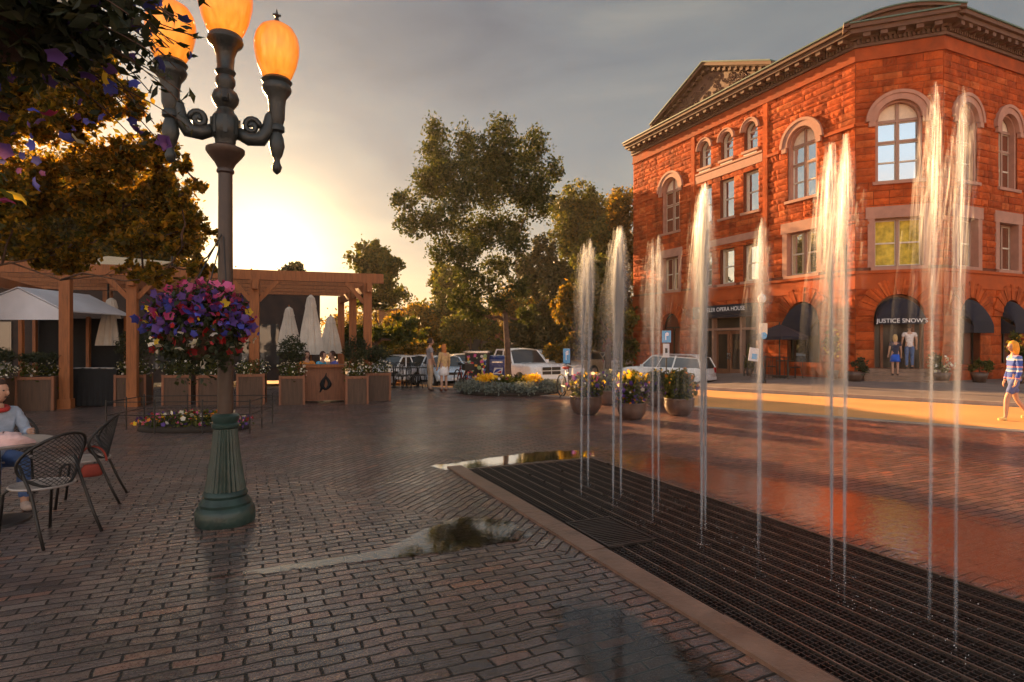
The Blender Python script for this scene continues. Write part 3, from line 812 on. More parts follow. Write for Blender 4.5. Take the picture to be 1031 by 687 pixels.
# segmental pediment over the corner
m = MB(); n = 22; cw = WCH / 2; rise = .40
def arcz(x): return 14.40 + rise * (1 - ((x - cw) / (cw + .55)) ** 2) ** 1.15 if abs(x - cw) < cw + .55 else 14.40
xs = [cw + (cw + .549) * (2 * i / n - 1) for i in range(n + 1)]
for o1, dz0, dz1, mi in ((.30, None, -.05, 0), (.62, -.049, .10, 0), (.78, .101, .22, 0), (.83, .221, .27, 1)):
    for i in range(n):
        a, b = xs[i], xs[i + 1]
        za_, zb_ = (14.38 if dz0 is None else arcz(a) + dz0), (14.38 if dz0 is None else arcz(b) + dz0)
        q = [FC.p(a, za_, -.6), FC.p(b, zb_, -.6), FC.p(b, zb_, o1), FC.p(a, za_, o1), FC.p(a, max(arcz(a) + dz1, za_ + .002), -.6), FC.p(b, max(arcz(b) + dz1, zb_ + .002), -.6), FC.p(b, max(arcz(b) + dz1, zb_ + .002), o1), FC.p(a, max(arcz(a) + dz1, za_ + .002), o1)]
        m.hexa(q, mi)
for i in range(13):
    x = cw + (cw + .3) * (2 * (i + .5) / 13 - 1); z = arcz(x)
    FC.box(m, x - .07, x + .07, z - .18, z - .052, .30, .52)
m.build('corner_pediment', [M['cornice'], M['copper']], house, world=True)

# string courses and lintel bands
m = MB()
def band(fc, t0, t1, z0, z1, o): fc.box(m, t0, t1, z0, z1, -.2, o)
for fc, ops, L in ((FL, OL, LL), (FC, OC, WCH), (FR, OR, LR)):
    bigs = sorted(o[0] for o in ops if o[5] == 'big'); hw = 1.22
    for a, b in ([(0.0, bigs[0] - hw)] + [(bigs[i] + hw, bigs[i + 1] - hw) for i in range(len(bigs) - 1)] + [(bigs[-1] + hw, L)]):
        if fc is FL and b - a > 4: band(fc, a, 4.75, 10.62, 10.76, .10); band(fc, 9.6, b, 10.62, 10.76, .10)
        elif b - a > .1: band(fc, a, b, 10.62, 10.76, .10)
m.build('string_course', M['smooth_stone'], house, world=True)
for z0, z1, o in ((10.55, 10.95, .07), (6.85, 7.2, .07), (11.0, 11.1, .10)):
    m = MB(); band(FL, 4.82, 9.55, z0, z1, o); m.build('bay_band', M['trim'], house, world=True)
for t0, t1 in ((4.5, 4.78), (9.62, 9.9)):
    m = MB(); FL.box(m, t0, t1, 4.62, 13.29, -.1, .085); m.build('pilaster', M['stone'], house, world=True)

def unit(fc, o):
    c, w_, z0, zs, ar, kind = o
    top = zs + (w_ / 2 if ar else 0); t0, t1 = c - w_ / 2, c + w_ / 2
    rec = -.29 if fc is not FR else -.31
    # surround
    if kind in ('big', 'small'):
        m = MB()
        wr = .36 if kind == 'big' else .17
        r = w_ / 2
        fc.ring(m, c, zs, r - .02, r + wr * .62, -.1, .115); fc.ring(m, c, zs, r + wr * .62 + .002, r + wr, -.1, .16)
        if kind == 'big':
            fc.ring(m, c, zs, r - .10, r - .022, -.27, -.06)
            fc.box(m, t0 - .02, t0 + .10, z0, zs, -.27, -.05); fc.box(m, t1 - .10, t1 + .02, z0, zs, -.27, -.05)
            fc.box(m, t0 - .26, t0 - .018, zs - .22, zs - .004, -.1, .13); fc.box(m, t1 + .018, t1 + .26, zs - .22, zs - .004, -.1, .13)
        m.build('arch_surround', M['trim'], house, world=True, angle=40)
    if kind in ('pair', 'pairY'):
        m = MB(); e = .30
        fc.box(m, t0 - e, t1 + e, zs + .0, zs + .48, -.2, .07)
        fc.box(m, t0 - e * .75, t0 + .03, z0, zs - .002, -.25, .06); fc.box(m, t1 - .03, t1 + e * .75, z0, zs - .002, -.25, .06)
        m.build('window_surround', M['trim'], house, world=True)
    if kind in ('big', 'pair', 'pairY', 'small', 'single'):
        m = MB(); fc.box(m, t0 - .12, t1 + .12, z0 - .13, z0 - .003, -.2, .12); m.build('sill', M['trim'], house, world=True)
        fr = MB(); b = .07; o0, o1 = rec - .02, rec + .07
        pale = kind in ('single', 'small')
        fmat = M['palesash'] if pale else M['sash']
        fc.box(fr, t0, t0 + b, z0, zs, o0, o1); fc.box(fr, t1 - b, t1, z0, zs, o0, o1); fc.box(fr, t0 + b, t1 - b, z0, z0 + b, o0, o1)
        if ar: fc.ring(fr, c, zs, w_ / 2 - b, w_ / 2 + .02, o0, o1)
        else: fc.box(fr, t0 + b, t1 - b, zs - b, zs, o0, o1)
        if kind in ('big', 'pair', 'pairY'): fc.box(fr, c - .055, c + .055, z0 + b, (top - b if ar else zs - b), o0, o1 + .02)
        if ar and kind == 'big': fc.box(fr, t0 + b, t1 - b, zs - .06, zs + .06, o0 + .01, o1 + .03)
        if kind == 'big':
            zt = z0 + (zs - z0) * .66; fc.box(fr, t0 + b, t1 - b, zt - .045, zt + .045, o0 + .005, o1 + .01)
        f = fr.build('window', fmat, house, world=True)
        bars = MB(); ob0, ob1 = rec - .015, rec + .045
        halves = [(t0 + b, c - .055), (c + .055, t1 - b)] if kind in ('big', 'pair', 'pairY') else [(t0 + b, t1 - b)]
        for a, e in halves:
            lv = [z0 + b, zs - .06 if ar and kind == 'big' else (zs if ar else zs - b)]
            if kind == 'big': rows = [(z0 + b, z0 + (zt - z0) * .5), (z0 + (zt - z0) * .5, zt - .045), (zt + .045, zs - .06)]
            else:
                mid = (z0 + (top if ar else zs)) / 2 if kind != 'small' else z0 + (zs - z0) * .62
                rows = [(z0 + b, mid), (mid, zs - b if not ar else zs)]
            for ra, rb in rows:
                k = .032
                fc.box(bars, a + .004, a + k, ra, rb, ob0, ob1); fc.box(bars, e - k, e - .004, ra, rb, ob0, ob1)
                fc.box(bars, a + k, e - k, ra, ra + k, ob0, ob1); fc.box(bars, a + k, e - k, rb - k, rb - .001, ob0, ob1)
        sb = bars.build('sash', M['palesash'], f); sb.data.transform(Matrix.Translation(-Vector(house.location)))
        pn = MB(); fc.shape(pn, c, w_ - .02, z0 + .01, zs - (0 if ar else .01), ar, rec - .06, rec)
        gl = M['glass']
        p = pn.build('pane', gl, f); p.data.transform(Matrix.Translation(-Vector(house.location)))
        if kind == 'big':
            bl_ = MB()
            for a0, a1 in ((3, 87), (93, 177)):
                pts = [fc.p(c + (.05 if a0 < 90 else -.05), zs + .07, rec + .012)] + [fc.p(c + (w_ / 2 - .09) * math.cos(R(a0 + (a1 - a0) * i / 12)), max(zs + .07, zs + (w_ / 2 - .09) * math.sin(R(a0 + (a1 - a0) * i / 12))), rec + .012) for i in range(13)]
                bl_.face(pts)
            q = bl_.build('fan_blind', M['blind'], f); q.data.transform(Matrix.Translation(-Vector(house.location)))
        if kind in ('pairY', 'pair', 'single') and (kind != 'single' or z0 < 6):
            # tan curtains at the sides; the corner pair's yellow strips paint a golden reflection
            cu = MB()
            for a, e in halves:
                k = 9
                for i in range(k):
                    xa, xb = a + .034 + (e - a - .068) * i / k, a + .034 + (e - a - .068) * (i + 1) / k
                    zz = zs - b - .034; zl = z0 + b + .034 + (0 if kind == 'pairY' else .0)
                    o_ = rec + .003 + (.008 if i % 2 else .0)
                    if kind != 'pairY' and 2 <= i <= 6: continue
                    cu.face([fc.p(xa, zl, o_), fc.p(xb, zl, o_ + (.008 if i % 2 == 0 else -.008)), fc.p(xb, zz, o_ + (.008 if i % 2 == 0 else -.008)), fc.p(xa, zz, o_)])
            q = cu.build('curtain', M['curtain'] if kind == 'pairY' else M['tan'], f); q.data.transform(Matrix.Translation(-Vector(house.location)))
    if kind in ('awn', 'entry', 'door'):
        m = MB()
        nv = 15; r0, r1 = w_ / 2 + .01, w_ / 2 + .62
        for i in range(nv):                                 # voussoirs
            fc.ring(m, c, zs, r0, r1 + (.05 if i % 2 else 0), -.2, .075 + (.02 if i % 2 else 0), 180 * (i + .04) / nv, 180 * (i + .96) / nv, 3)
        m.build('voussoir_arch', M['stone'], house, world=True)
        f = MB(); b = .08; o0, o1 = rec - .02, rec + .06
        fc.box(f, t0, t0 + b, z0, zs, o0, o1); fc.box(f, t1 - b, t1, z0, zs, o0, o1); fc.ring(f, c, zs, w_ / 2 - b, w_ / 2 + .02, o0, o1)
        fc.box(f, t0 + b, t1 - b, zs - .09, zs - .01, o0, o1 + .01)
        if kind == 'entry':
            for dx in (-.55, .55): fc.box(f, c + dx - .05, c + dx + .05, z0, zs - .09, o0, o1 + .01)
        else: fc.box(f, c - .04, c + .04, z0 + .02, zs - .09, o0, o1 + .01)
        nm = 'window' if kind == 'awn' else 'entrance_door'
        f = f.build(nm, M['barwood'] if kind == 'entry' else M['iron'], house, world=True)
        pn = MB(); fc.shape(pn, c, w_ - .02, z0 + .01, zs, 1, rec - .06, rec)
        p = pn.build('pane', M['dimglass'], f); p.data.transform(Matrix.Translation(-Vector(house.location)))
        if kind != 'door':
            # quarter-dome canvas awning filling the arch, with a valance
            m = MB(); rr = w_ / 2 - .03; out = .62 if kind == 'awn' else .55; zb_ = zs - .10
            nu, nv = 14, 8
            if kind == 'awn':
                zb_ = zs - .45
            def dome(u, v):
                a = math.pi * u
                x, z = rr * math.cos(a), rr * math.sin(a)
                k = math.cos(v * math.pi / 2); o = out * math.sin(v * math.pi / 2)
                if kind == 'entry': return fc.p(c + x * (.55 + .45 * k if v > 0 else 1) if False else c + x, zb_ + z * k + (.1 if False else 0), o - .1)
                return fc.p(c + x, zb_ + (.45 + z) * k * (1 if v < .999 else 1), o - .1)
            gr = [[dome(i / nu, j / nv) for i in range(nu + 1)] for j in range(nv + 1)]
            for j in range(nv):
                for i in range(nu): m.face([gr[j][i], gr[j][i + 1], gr[j + 1][i + 1], gr[j + 1][i]])
            lip = gr[nv]
            zl = zb_ - .26
            fc.box(m, c - rr, c + rr, zl, zb_ + .005, out - .12, out - .10)
            for sd_ in (-1, 1): m.face([fc.p(c + sd_ * rr, zl, -.1), fc.p(c + sd_ * rr, zl, out - .11), fc.p(c + sd_ * rr, zb_ + .02, out - .11), fc.p(c + sd_ * rr, zb_ + (.44 if kind == 'awn' else .02), -.1)])
            aw = m.build('awning', M['navy'], house, world=True, angle=50)
            if kind == 'entry':
                mt = Matrix((( *fc.a, 0), (0, 0, 1, 0), (*fc.n, 0), (0, 0, 0, 1))).transposed()
                mt = Matrix.Translation(fc.p(c + .02, zl + .13, out - .09)) @ mt
                text("JUSTICE SNOW'S", aw, .235, M['lettering'], mt)
        if kind == 'entry':
            m = MB()
            for i in range(4): fc.box(m, c - 1.3 - .04 * i, c + 1.3 + .04 * i, -.1, .6 - .135 * i - .01, -.28, .32 + .3 * i + .0)
            m.build('entrance_steps', M['kerbstone'], house, world=True)
    if kind == 'shop':
        f = MB(); o0, o1 = -.30, -.16
        zt = 3.0; zl = -.55
        posts = [t0, t0 + 1.05, t0 + 1.62, t1 - 1.62, t1 - 1.05, t1]
        for x in (t0 + .05, t0 + 1.1, t1 - 1.1, t1 - .05): fc.box(f, x - .07, x + .07, zl, zt, o0, .02)
        fc.box(f, t0, t1, 2.3, 2.42, o0 + .01, .0); fc.box(f, t0, t1, zt - .02, zt + .12, o0, .03)
        for a, e in ((t0 + .13, t0 + 1.02), (t1 - 1.02, t1 - .13)):
            fc.box(f, a, e, zl, .18, o0, -.03); fc.box(f, a + .1, e - .1, zl + .15, .06, -.05, .0)
        sf = f.build('shopfront', M['sash'], house, world=True)
        for k in (-1, 1):
            d = MB(); a, e = (c - .98, c - .02) if k < 0 else (c + .02, c + .98)
            b = .13
            fc.box(d, a, a + b, zl + .02, 2.28, -.27, -.19); fc.box(d, e - b, e, zl + .02, 2.28, -.27, -.19); fc.box(d, a + b, e - b, 2.1, 2.28, -.27, -.19); fc.box(d, a + b, e - b, zl + .02, .25, -.27, -.19)
            dd = d.build('door', M['barwood'], house, world=True)
            h = MB(); fc.box(h, (e - .09 if k < 0 else a + .04), (e - .04 if k < 0 else a + .09), .75, 1.1, -.19, -.13)
            q = h.build('handle', M['chrome'], dd); q.data.transform(Matrix.Translation(-Vector(house.location)))
        pn = MB(); fc.box(pn, t0 + .02, t1 - .02, zl, zt - .05, -.31, -.25)
        q = pn.build('pane', M['dimglass'], sf); q.data.transform(Matrix.Translation(-Vector(house.location)))
        m = MB(); fc.box(m, t0 - .02, t1 + .02, 2.98 + .15, 3.62, -.2, .42); fc.box(m, t0 - .02, t1 + .02, 2.95, 3.12, .36, .42)
        aw = m.build('awning', M['navy'], house, world=True)
        mt = Matrix((( *(-fc.a), 0), (0, 0, 1, 0), (*fc.n, 0), (0, 0, 0, 1))).transposed()
        mt = Matrix.Translation(fc.p(c, 3.38, .43)) @ mt
        text('WHEELER OPERA HOUSE', aw, .30, M['lettering'], mt)
for fc, ops in ((FL, OL), (FC, OC), (FR, OR)):
    for o in ops: unit(fc, o)
for k in range(3):                                           # pale panels under the small arched windows
    m = MB(); c = 5.6 + 1.62 * k; FL.box(m, c - .42, c + .42, 11.102, 11.2, -.1, .06)
    m.build('spandrel_panel', M['blind'], house, world=True)
# planter shelf and hanging menu box beside the shop doors, chimney stubs on the roof
for s_, h in ((13.4, .45), (14.6, .3)):
    m = MB(); FL.box(m, s_ - .3, s_ + .3, 14.31, 14.665 + h, -1.2, -.4); m.build('chimney', M['cornice'], house, world=True)

# ------------------------------------------------------------------ street lamp with three globes
LX, LD = wx(227, 5.45), 5.45
lamp = thing('street_lamp', 'cast iron street lamp with three glowing orange globes on a green fluted base', 'street lamp', (LX, LD, 0), TH)
m = MB()
prof = [(.275, 0), (.285, .03), (.285, .12), (.265, .15), (.245, .165), (.25, .19), (.225, .215), (.205, .24), (.215, .265), (.205, .285), (.195, .30), (.165, .48), (.14, .64), (.122, .78), (.115, .86), (.13, .875), (.135, .90), (.115, .915), (.13, .945), (.135, .975), (.11, .995), (.075, 1.0)]
fl = [0] * 10 + [0.10] * 5 + [0] * 7
m.lathe([(r_ * .89, z_) for r_, z_ in prof], n=48, flute=fl); m.build('base', M['lampgreen'], lamp, angle=35)
m = MB()
prof = [(.066, .98), (.068, 1.05), (.064, 2.2), (.06, 3.2), (.075, 3.215), (.075, 3.235), (.065, 3.25), (.09, 3.30), (.145, 3.37), (.165, 3.40), (.165, 3.43), (.12, 3.45), (.085, 3.47)]
m.lathe(prof, n=24); m.build('pole', plain('bronze_pole', (.055, .032, .022), .4, var=.3), lamp, angle=35)  # brown tone is warm sunlight put into the pole's colour
m = MB()
prof = [(.085, 3.47), (.09, 3.52), (.115, 3.55), (.125, 3.62), (.12, 3.70), (.10, 3.74), (.075, 3.77), (.07, 3.80), (.11, 3.86), (.118, 3.90), (.10, 3.95), (.065, 3.98), (.07, 4.0), (.085, 4.03), (.085, 4.07), (.07, 4.1), (.09, 4.14), (.072, 4.17), (.078, 4.28), (.105, 4.36), (.14, 4.39), (.155, 4.42), (.145, 4.46), (.12, 4.49)]
m.lathe(prof, n=24)
for k in range(8):
    a = k * math.pi / 4
    m.box((.112 * math.cos(a), .112 * math.sin(a), 3.63), (.03, .03, .16), rz=a)
for a in (R(90), R(270)):
    m.tube([(.1 * math.cos(a), .1 * math.sin(a), 3.86), (.17 * math.cos(a), .17 * math.sin(a), 3.88), (.21 * math.cos(a), .21 * math.sin(a), 3.82)], [.03, .035, .02], 8)
m.build('hub', M['lampdark'], lamp, angle=40)
def globe(parent_lamp, x, z0, h, r, finial=True):
    m = MB()
    prof = [(r * .55, 0), (r * .68, h * .08), (r * .86, h * .25), (r * .98, h * .45), (r, h * .60), (r * .93, h * .74), (r * .74, h * .87), (r * .42, h * .95), (r * .16, h * .985), (.012, h)]
    m.lathe(prof, (x, 0, z0), n=28); g_ = m.build('globe', M['globe'], parent_lamp, smooth=True)
    m = MB()
    m.lathe([(.035, h * .97), (.022, h + .02), (.014, h + .04), (.028, h + .06), (.01, h + .085), (.004, h + .12)], (x, 0, z0), n=12)
    m.box((x, 0, z0 + h + .065), (.075, .012, .018))
    m.build('finial', M['lampdark'], g_, smooth=False)
globe(lamp, 0, 4.47, .62, .235)
for sx in (-1, 1):
    x = .44 * sx; m = MB()
    pts = [(.09 * sx, 0, 3.60), (.20 * sx, 0, 3.55), (.30 * sx, 0, 3.56), (.36 * sx, 0, 3.66), (.38 * sx, 0, 3.78), (.43 * sx, 0, 3.85)]
    m.tube(pts, [.055, .062, .066, .06, .05, .04], 10)
    sp_ = [(.22 * sx + .075 * (1 - i / 22) * math.cos(i * .5) * sx, 0, 3.67 + .085 * (1 - i / 22) * math.sin(i * .5)) for i in range(20)]
    m.tube(sp_, [.028] * 20, 6)
    m.build('scroll_arm', M['lampdark'], lamp, smooth=True)
    m = MB()
    prof = [(.008, 3.25), (.035, 3.275), (.047, 3.32), (.03, 3.36), (.028, 3.39), (.05, 3.43), (.072, 3.52), (.06, 3.60), (.045, 3.64), (.07, 3.66), (.07, 3.70), (.055, 3.72), (.072, 3.78), (.075, 3.90), (.085, 3.97), (.125, 4.03), (.135, 4.06), (.12, 4.10), (.14, 4.13), (.11, 4.165)]
    m.lathe(prof, (x, 0, 0), n=20); m.build('socket', M['lampdark'], lamp, angle=40)
    globe(lamp, x, 4.15, .55, .205)

# ------------------------------------------------------------------ flowers
def flower_mass(parent, c, r, nleaf, blooms, leaf='leaf', lsize=.05, bsize=.05, trail=0.0, hollow=.3):
    """leaves through the mass, blossoms near its surface; blooms = [(material, count, (zmin, zmax) as a share of the height)]"""
    pts = blob(nleaf, c, r, hollow)
    if trail:
        k = npr.random(nleaf) < .3
        pts[k, 2] -= npr.random(k.sum()) * trail
    scatter_mesh('foliage', pts, lsize, M[leaf], parent, aspect=.6)
    for mat, n, (lo_, hi_) in blooms:
        p = blob(n * 3, c, np.asarray(r) * 1.06, .85)
        z = (p[:, 2] - (c[2] - r[2])) / (2 * r[2]); p = p[(z >= lo_) & (z <= hi_)][:n]
        if len(p): scatter_mesh('blossom_' + mat.replace('whitef', 'white'), p, bsize, M[mat], parent, petals=True)
# hanging basket on the lamp pole
hb = thing('hanging_basket', 'overflowing purple and pink petunia basket hanging against the lamp pole', 'flower basket', (LX - .06, LD - .34, 1.72))
m = MB(); m.lathe([(.05, -.22), (.16, -.17), (.24, -.05), (.26, .05)], n=20); m.build('basket', M['bark'], hb, smooth=True)
m = MB()
for a in (0, 2.1, 4.2): m.tube([(.25 * math.cos(a), .25 * math.sin(a), .05), (.06, .30, .95)], .006, 5)
m.tube([(.06, .30, .95), (.06, .34, 1.05)], .008, 5)
m.build('chain', M['iron'], hb)
flower_mass(hb, (0, 0, .10), (.41, .38, .36), 3200, [('purple', 190, (.4, .85)), ('magenta', 110, (.5, 1)), ('pink', 80, (.75, 1)), ('blue', 90, (.35, .75)), ('red', 60, (.15, .7)), ('yellow', 16, (.2, .8)), ('whitef', 20, (0, .4))], 'leafdark', .05, .066, .25)
# near basket at the upper left corner of the view
nbk = thing('hanging_basket', 'dark trailing petunia basket overhead with blue and yellow blossoms', 'flower basket', (-1.72, 1.85, 2.74))
m = MB(); m.lathe([(.05, -.2), (.16, -.14), (.22, -.02), (.24, .06)], n=20); m.build('basket', M['bark'], nbk, smooth=True)
m = MB()
for a in (0.3, 2.4, 4.5): m.tube([(.23 * math.cos(a), .23 * math.sin(a), .06), (-.1, 0, 1.3)], .005, 5)
m.build('chain', M['iron'], nbk)
p = np.concatenate([blob(3600, (-.06, 0, .05), (.48, .42, .30), .2), blob(800, (.26, .05, -.04), (.28, .25, .15), .1), blob(900, (.25, .0, .22), (.34, .3, .14), .1), blob(420, (-.16, 0, -.45), (.22, .3, .36), .1)])
scatter_mesh('foliage', p, .055, M['leafdark'], nbk, aspect=.45)
m = MB(); tips = []
for k in range(46):                                           # trailing stems
    a = rng.uniform(-1.5, 2.2); q = Vector((.25 * math.cos(a), .25 * math.sin(a), rng.uniform(-.1, .35)))
    d = Vector((math.cos(a) + .25, math.sin(a) * .5, rng.uniform(-.45, .55))); pts = [q]
    for i in range(6):
        d.z -= .09; d.normalize(); q = q + d * rng.uniform(.05, .09); pts.append(q.copy()); tips.append(tuple(q + Vector((rng.gauss(0, .02), rng.gauss(0, .02), rng.gauss(0, .02)))))
    m.tube(pts, [.004, .004, .003, .003, .002, .002, .002], 4)
m.build('stem', M['bark'], nbk)
scatter_mesh('stem_leaf', np.repeat(np.array(tips), 2, 0) + npr.normal(size=(len(tips) * 2, 3)) * .018, .042, M['leafdark'], nbk, aspect=.4)
for mat, n, s in (('purple', 110, .046), ('blue', 80, .042), ('magenta', 14, .045), ('yellow', 4, .06), ('whitef', 6, .05)):
    base_ = np.array(tips)[npr.integers(0, len(tips), n // 2)] if mat in ('purple', 'blue') else blob(n, (0, 0, -.1), (.48, .45, .5), .9)
    p = np.concatenate([base_, blob(n, (-.05, -.05, -.12), (.5, .42, .52), .85)])[:n + 4]
    scatter_mesh('blossom_' + mat.replace('whitef', 'white'), p, s, M[mat], nbk, petals=True)

# ------------------------------------------------------------------ trees
def tree(label, loc, trunk_h, trunk_r, cl, nper, lsize, mat, group='trees', limbs=True, kind='deciduous_tree', sub=10, subr=.30, lean=(0, 0), aspect=.55, limbk=.34):
    """cl: clumps ((x, y, z), (rx, ry, rz)) relative to the trunk foot"""
    r = thing(kind, label, 'tree', loc, 0, group)
    m = MB()
    top = Vector((lean[0], lean[1], trunk_h))
    m.tube([(0, 0, -.3), (0, 0, .1), (lean[0] * .4 + .02, lean[1] * .4, trunk_h * .5), tuple(top)], [trunk_r * 1.5, trunk_r * 1.1, trunk_r * .9, trunk_r * .75], 10)
    lead = []
    nodes = [(top, trunk_r * .62), (top - Vector((0, 0, trunk_h * .12)), trunk_r * .62)]
    for c, rr in sorted(cl, key=lambda q: (Vector(q[0]) - top).length):
        c = Vector(c)                                    # each limb leaves the nearest wood already grown
        st, k0 = min(nodes, key=lambda q: (q[0] - c).length + (1.5 if q[0].z > c.z else 0) + .25 * (q[0] - top).length)
        k = max(.016, min(k0 * .8, trunk_r * limbk * 1.6))
        d_ = c - st
        mid = st + d_ * .5 + Vector((rng.gauss(0, .06), rng.gauss(0, .06), rng.gauss(-.04, .05))) * d_.length
        q1 = st + d_ * .22 + Vector((0, 0, d_.length * .06))
        m.tube([tuple(st), tuple(q1), tuple(mid), tuple(c), tuple(c + d_.normalized() * rr[2] * .5 + Vector((0, 0, rr[2] * .3)))], [k, k * .92, k * .72, k * .42, k * .12], 6)
        nodes += [(mid, k * .75), (c, k * .5), (q1, k * .9)]
        for j_ in range(6):
            e = Vector(blob(1, c, Vector(rr) * .85, .5)[0]); b_ = mid.lerp(c, rng.uniform(.4, 1)); m.tube([tuple(b_), tuple((b_ + e) / 2 + Vector((0, 0, .08))), tuple(e)], [k * .3, k * .2, k * .07], 4)
    m.build('trunk', M['bark'], r, smooth=True)
    scatter_mesh('crown', clumps(cl, nper, sub, subr), lsize, M[mat], r, aspect=aspect)
    return r
def pxclumps(d, px0, L, depth=.8):
    """crown drawn from its outline in the photo: real metres round the trunk, spread in depth too"""
    x0 = wx(px0, d); out = []
    for px, py, rx, rz in L:
        k = d / F_PX
        out.append(((wx(px, d) - x0, rng.uniform(-1, 1) * depth, wz(py, d)), (rx * k, max(rx, rz) * k * .85, rz * k)))
    return out
D = 19.6
ash = [(438, 140, 15, 28), (432, 178, 22, 26), (470, 150, 15, 28), (468, 190, 24, 28), (505, 152, 20, 30), (500, 190, 26, 28), (537, 148, 17, 26), (560, 166, 9, 14), (530, 190, 24, 24), (410, 206, 13, 12), (420, 228, 20, 14), (450, 228, 24, 20), (484, 232, 24, 22), (515, 226, 20, 18), (470, 258, 18, 14), (500, 266, 18, 14), (518, 250, 14, 14), (485, 288, 18, 14), (522, 292, 14, 14), (500, 165, 20, 20), (452, 260, 20, 14), (540, 206, 18, 18), (462, 300, 14, 12), (478, 314, 13, 11), (532, 316, 12, 10), (500, 306, 12, 10), (470, 278, 16, 12), (442, 168, 14, 20)]
tree('tall ash tree with upright limbs rising from the round flower bed', (wx(512, D), D, 0), 2.7, .115, pxclumps(D, 512, [(a, b, rx * 1.06, rz * 1.04) for a, b, rx, rz in ash]), 4300, .10, 'leafash', lean=(-.12, 0), sub=60, subr=.29, limbk=.5, kind='ash_tree')
def round_cl(rx, h, n=9, low=.3, seed=0):
    q = random.Random(seed); out = []
    for i in range(n):
        a = q.uniform(0, 6.28); f = q.random() ** .5 * .75; zz = q.uniform(low, .93)
        k = 1 - .6 * max(0, zz - .5) / .5
        out.append(((rx * f * k * math.cos(a), rx * f * k * math.sin(a), h * zz), (rx * q.uniform(.34, .5), rx * q.uniform(.34, .5), h * q.uniform(.10, .15))))
    out.append(((0, 0, h * .88), (rx * .35, rx * .35, h * .11)))
    return out
bgt = [  # px, top py, depth, half width px, material, label
 (378, 250, 33, 40, 'leaf', 'dense round tree just right of the pergola corner post'),
 (418, 305, 44, 34, 'leafgold', 'low golden tree behind the parked cars near the couple'),
 (446, 262, 47, 34, 'leaf', 'spreading tree seen left of the tall ash trunk'),
 (478, 300, 40, 30, 'leaf', 'bushy tree behind the sticker covered kiosk'),
 (585, 178, 41, 46, 'leaf', 'tallest green tree behind the left jets'),
 (548, 235, 37, 32, 'leafdark', 'dark dense tree just right of the ash trunk'),
 (622, 188, 44, 34, 'leafgold', 'golden edged tree touching the opera house wall'),
 (612, 262, 36, 34, 'leaf', 'broad green tree above the white hatchback'),
 (572, 290, 33, 26, 'leafgold', 'yellow lit tree over the blue parking sign'),
 (525, 285, 52, 34, 'leafgold', 'far golden tree glimpsed behind the ash trunk'),
 (302, 262, 38, 17, 'leafdark', 'narrow pointed tree rising behind the pergola beam'),
 (250, 285, 46, 40, 'leafgold', 'hazy tree low behind the pergola near the sunset'),
]
for i, (px, py, d, hw, mt, lb) in enumerate(bgt):
    k = d / F_PX; x = wx(px, d); zb_ = gz(x, d); h = wz(py, d) - zb_
    narrow = hw < 20
    c_ = round_cl(hw * k * 1.15, h, 13 if h > 8 else 10, .22 if not narrow else .3, 40 + i)
    tree(lb, (x, d, zb_), h * .28, .13 + h * .012, c_, 1500 if h < 9 else 1150, .23 if d < 45 else .26, mt, 'trees along the street behind the plaza', sub=13, subr=.27)
for i, (x, y, h) in enumerate(((-28.5, 37, 13.2), (-24.5, 39.5, 12.6), (-33, 36, 13.5), (-38, 33, 13))):  # added trees, tall enough to keep the low sun off the plaza
    tree(['big shade tree behind the restaurant, nearest the lamp', 'shade tree deep behind the restaurant roof', 'tall shade tree behind the left end of the restaurant', 'shade tree beyond the left picture edge'][i], (x, y, 0), 3.2, .3, round_cl(4.4, h, 22, .25, 80 + i), 1100, .26, 'leafgold', 'shade trees behind the restaurant', sub=13, subr=.27)
# a thick belt of distant trees closes the view
m_ = []
for i in range(70):
    x = -75 + i * 1.75 + rng.gauss(0, .6); y = 66 + rng.gauss(0, 5); h = rng.uniform(4.2, 6.6) + (1.5 if 0 < x < 16 else 0)
    m_.append(((x, y, h * .5), (2.2, 2.2, h * .5)))
tag(scatter_mesh('distant_woods', clumps(m_, 140, 6, .34), .42, M['leafgold'], None), 'mass of golden green trees far behind the street', 'woods', kind='stuff')
# tree on the left whose branches reach over the cafe
D = 8.6
lt = [(30, 110, 52, 46), (85, 120, 46, 44), (60, 175, 52, 40), (118, 165, 42, 38), (20, 200, 45, 40), (95, 215, 44, 30), (150, 190, 34, 32), (176, 226, 26, 22), (196, 205, 14, 12), (140, 240, 28, 18), (40, 252, 44, 22), (165, 150, 20, 18), (-40, 150, 60, 70), (-50, 230, 60, 40), (60, 60, 46, 34), (20, 75, 50, 40), (85, 78, 40, 34), (-10, 110, 40, 50), (130, 110, 26, 26), (185, 250, 16, 10), (196, 172, 14, 12), (205, 232, 13, 10), (188, 268, 18, 10), (160, 278, 22, 10), (206, 190, 10, 9), (120, 268, 26, 12)]
tree('leafy golden green tree overhanging the cafe at the left', (wx(-75, D), D, 0), 2.15, .17, pxclumps(D, -75, lt, .6), 10500, .085, 'leafamber', None, lean=(.35, 0), sub=30, subr=.20, kind='shade_tree', limbk=.11)

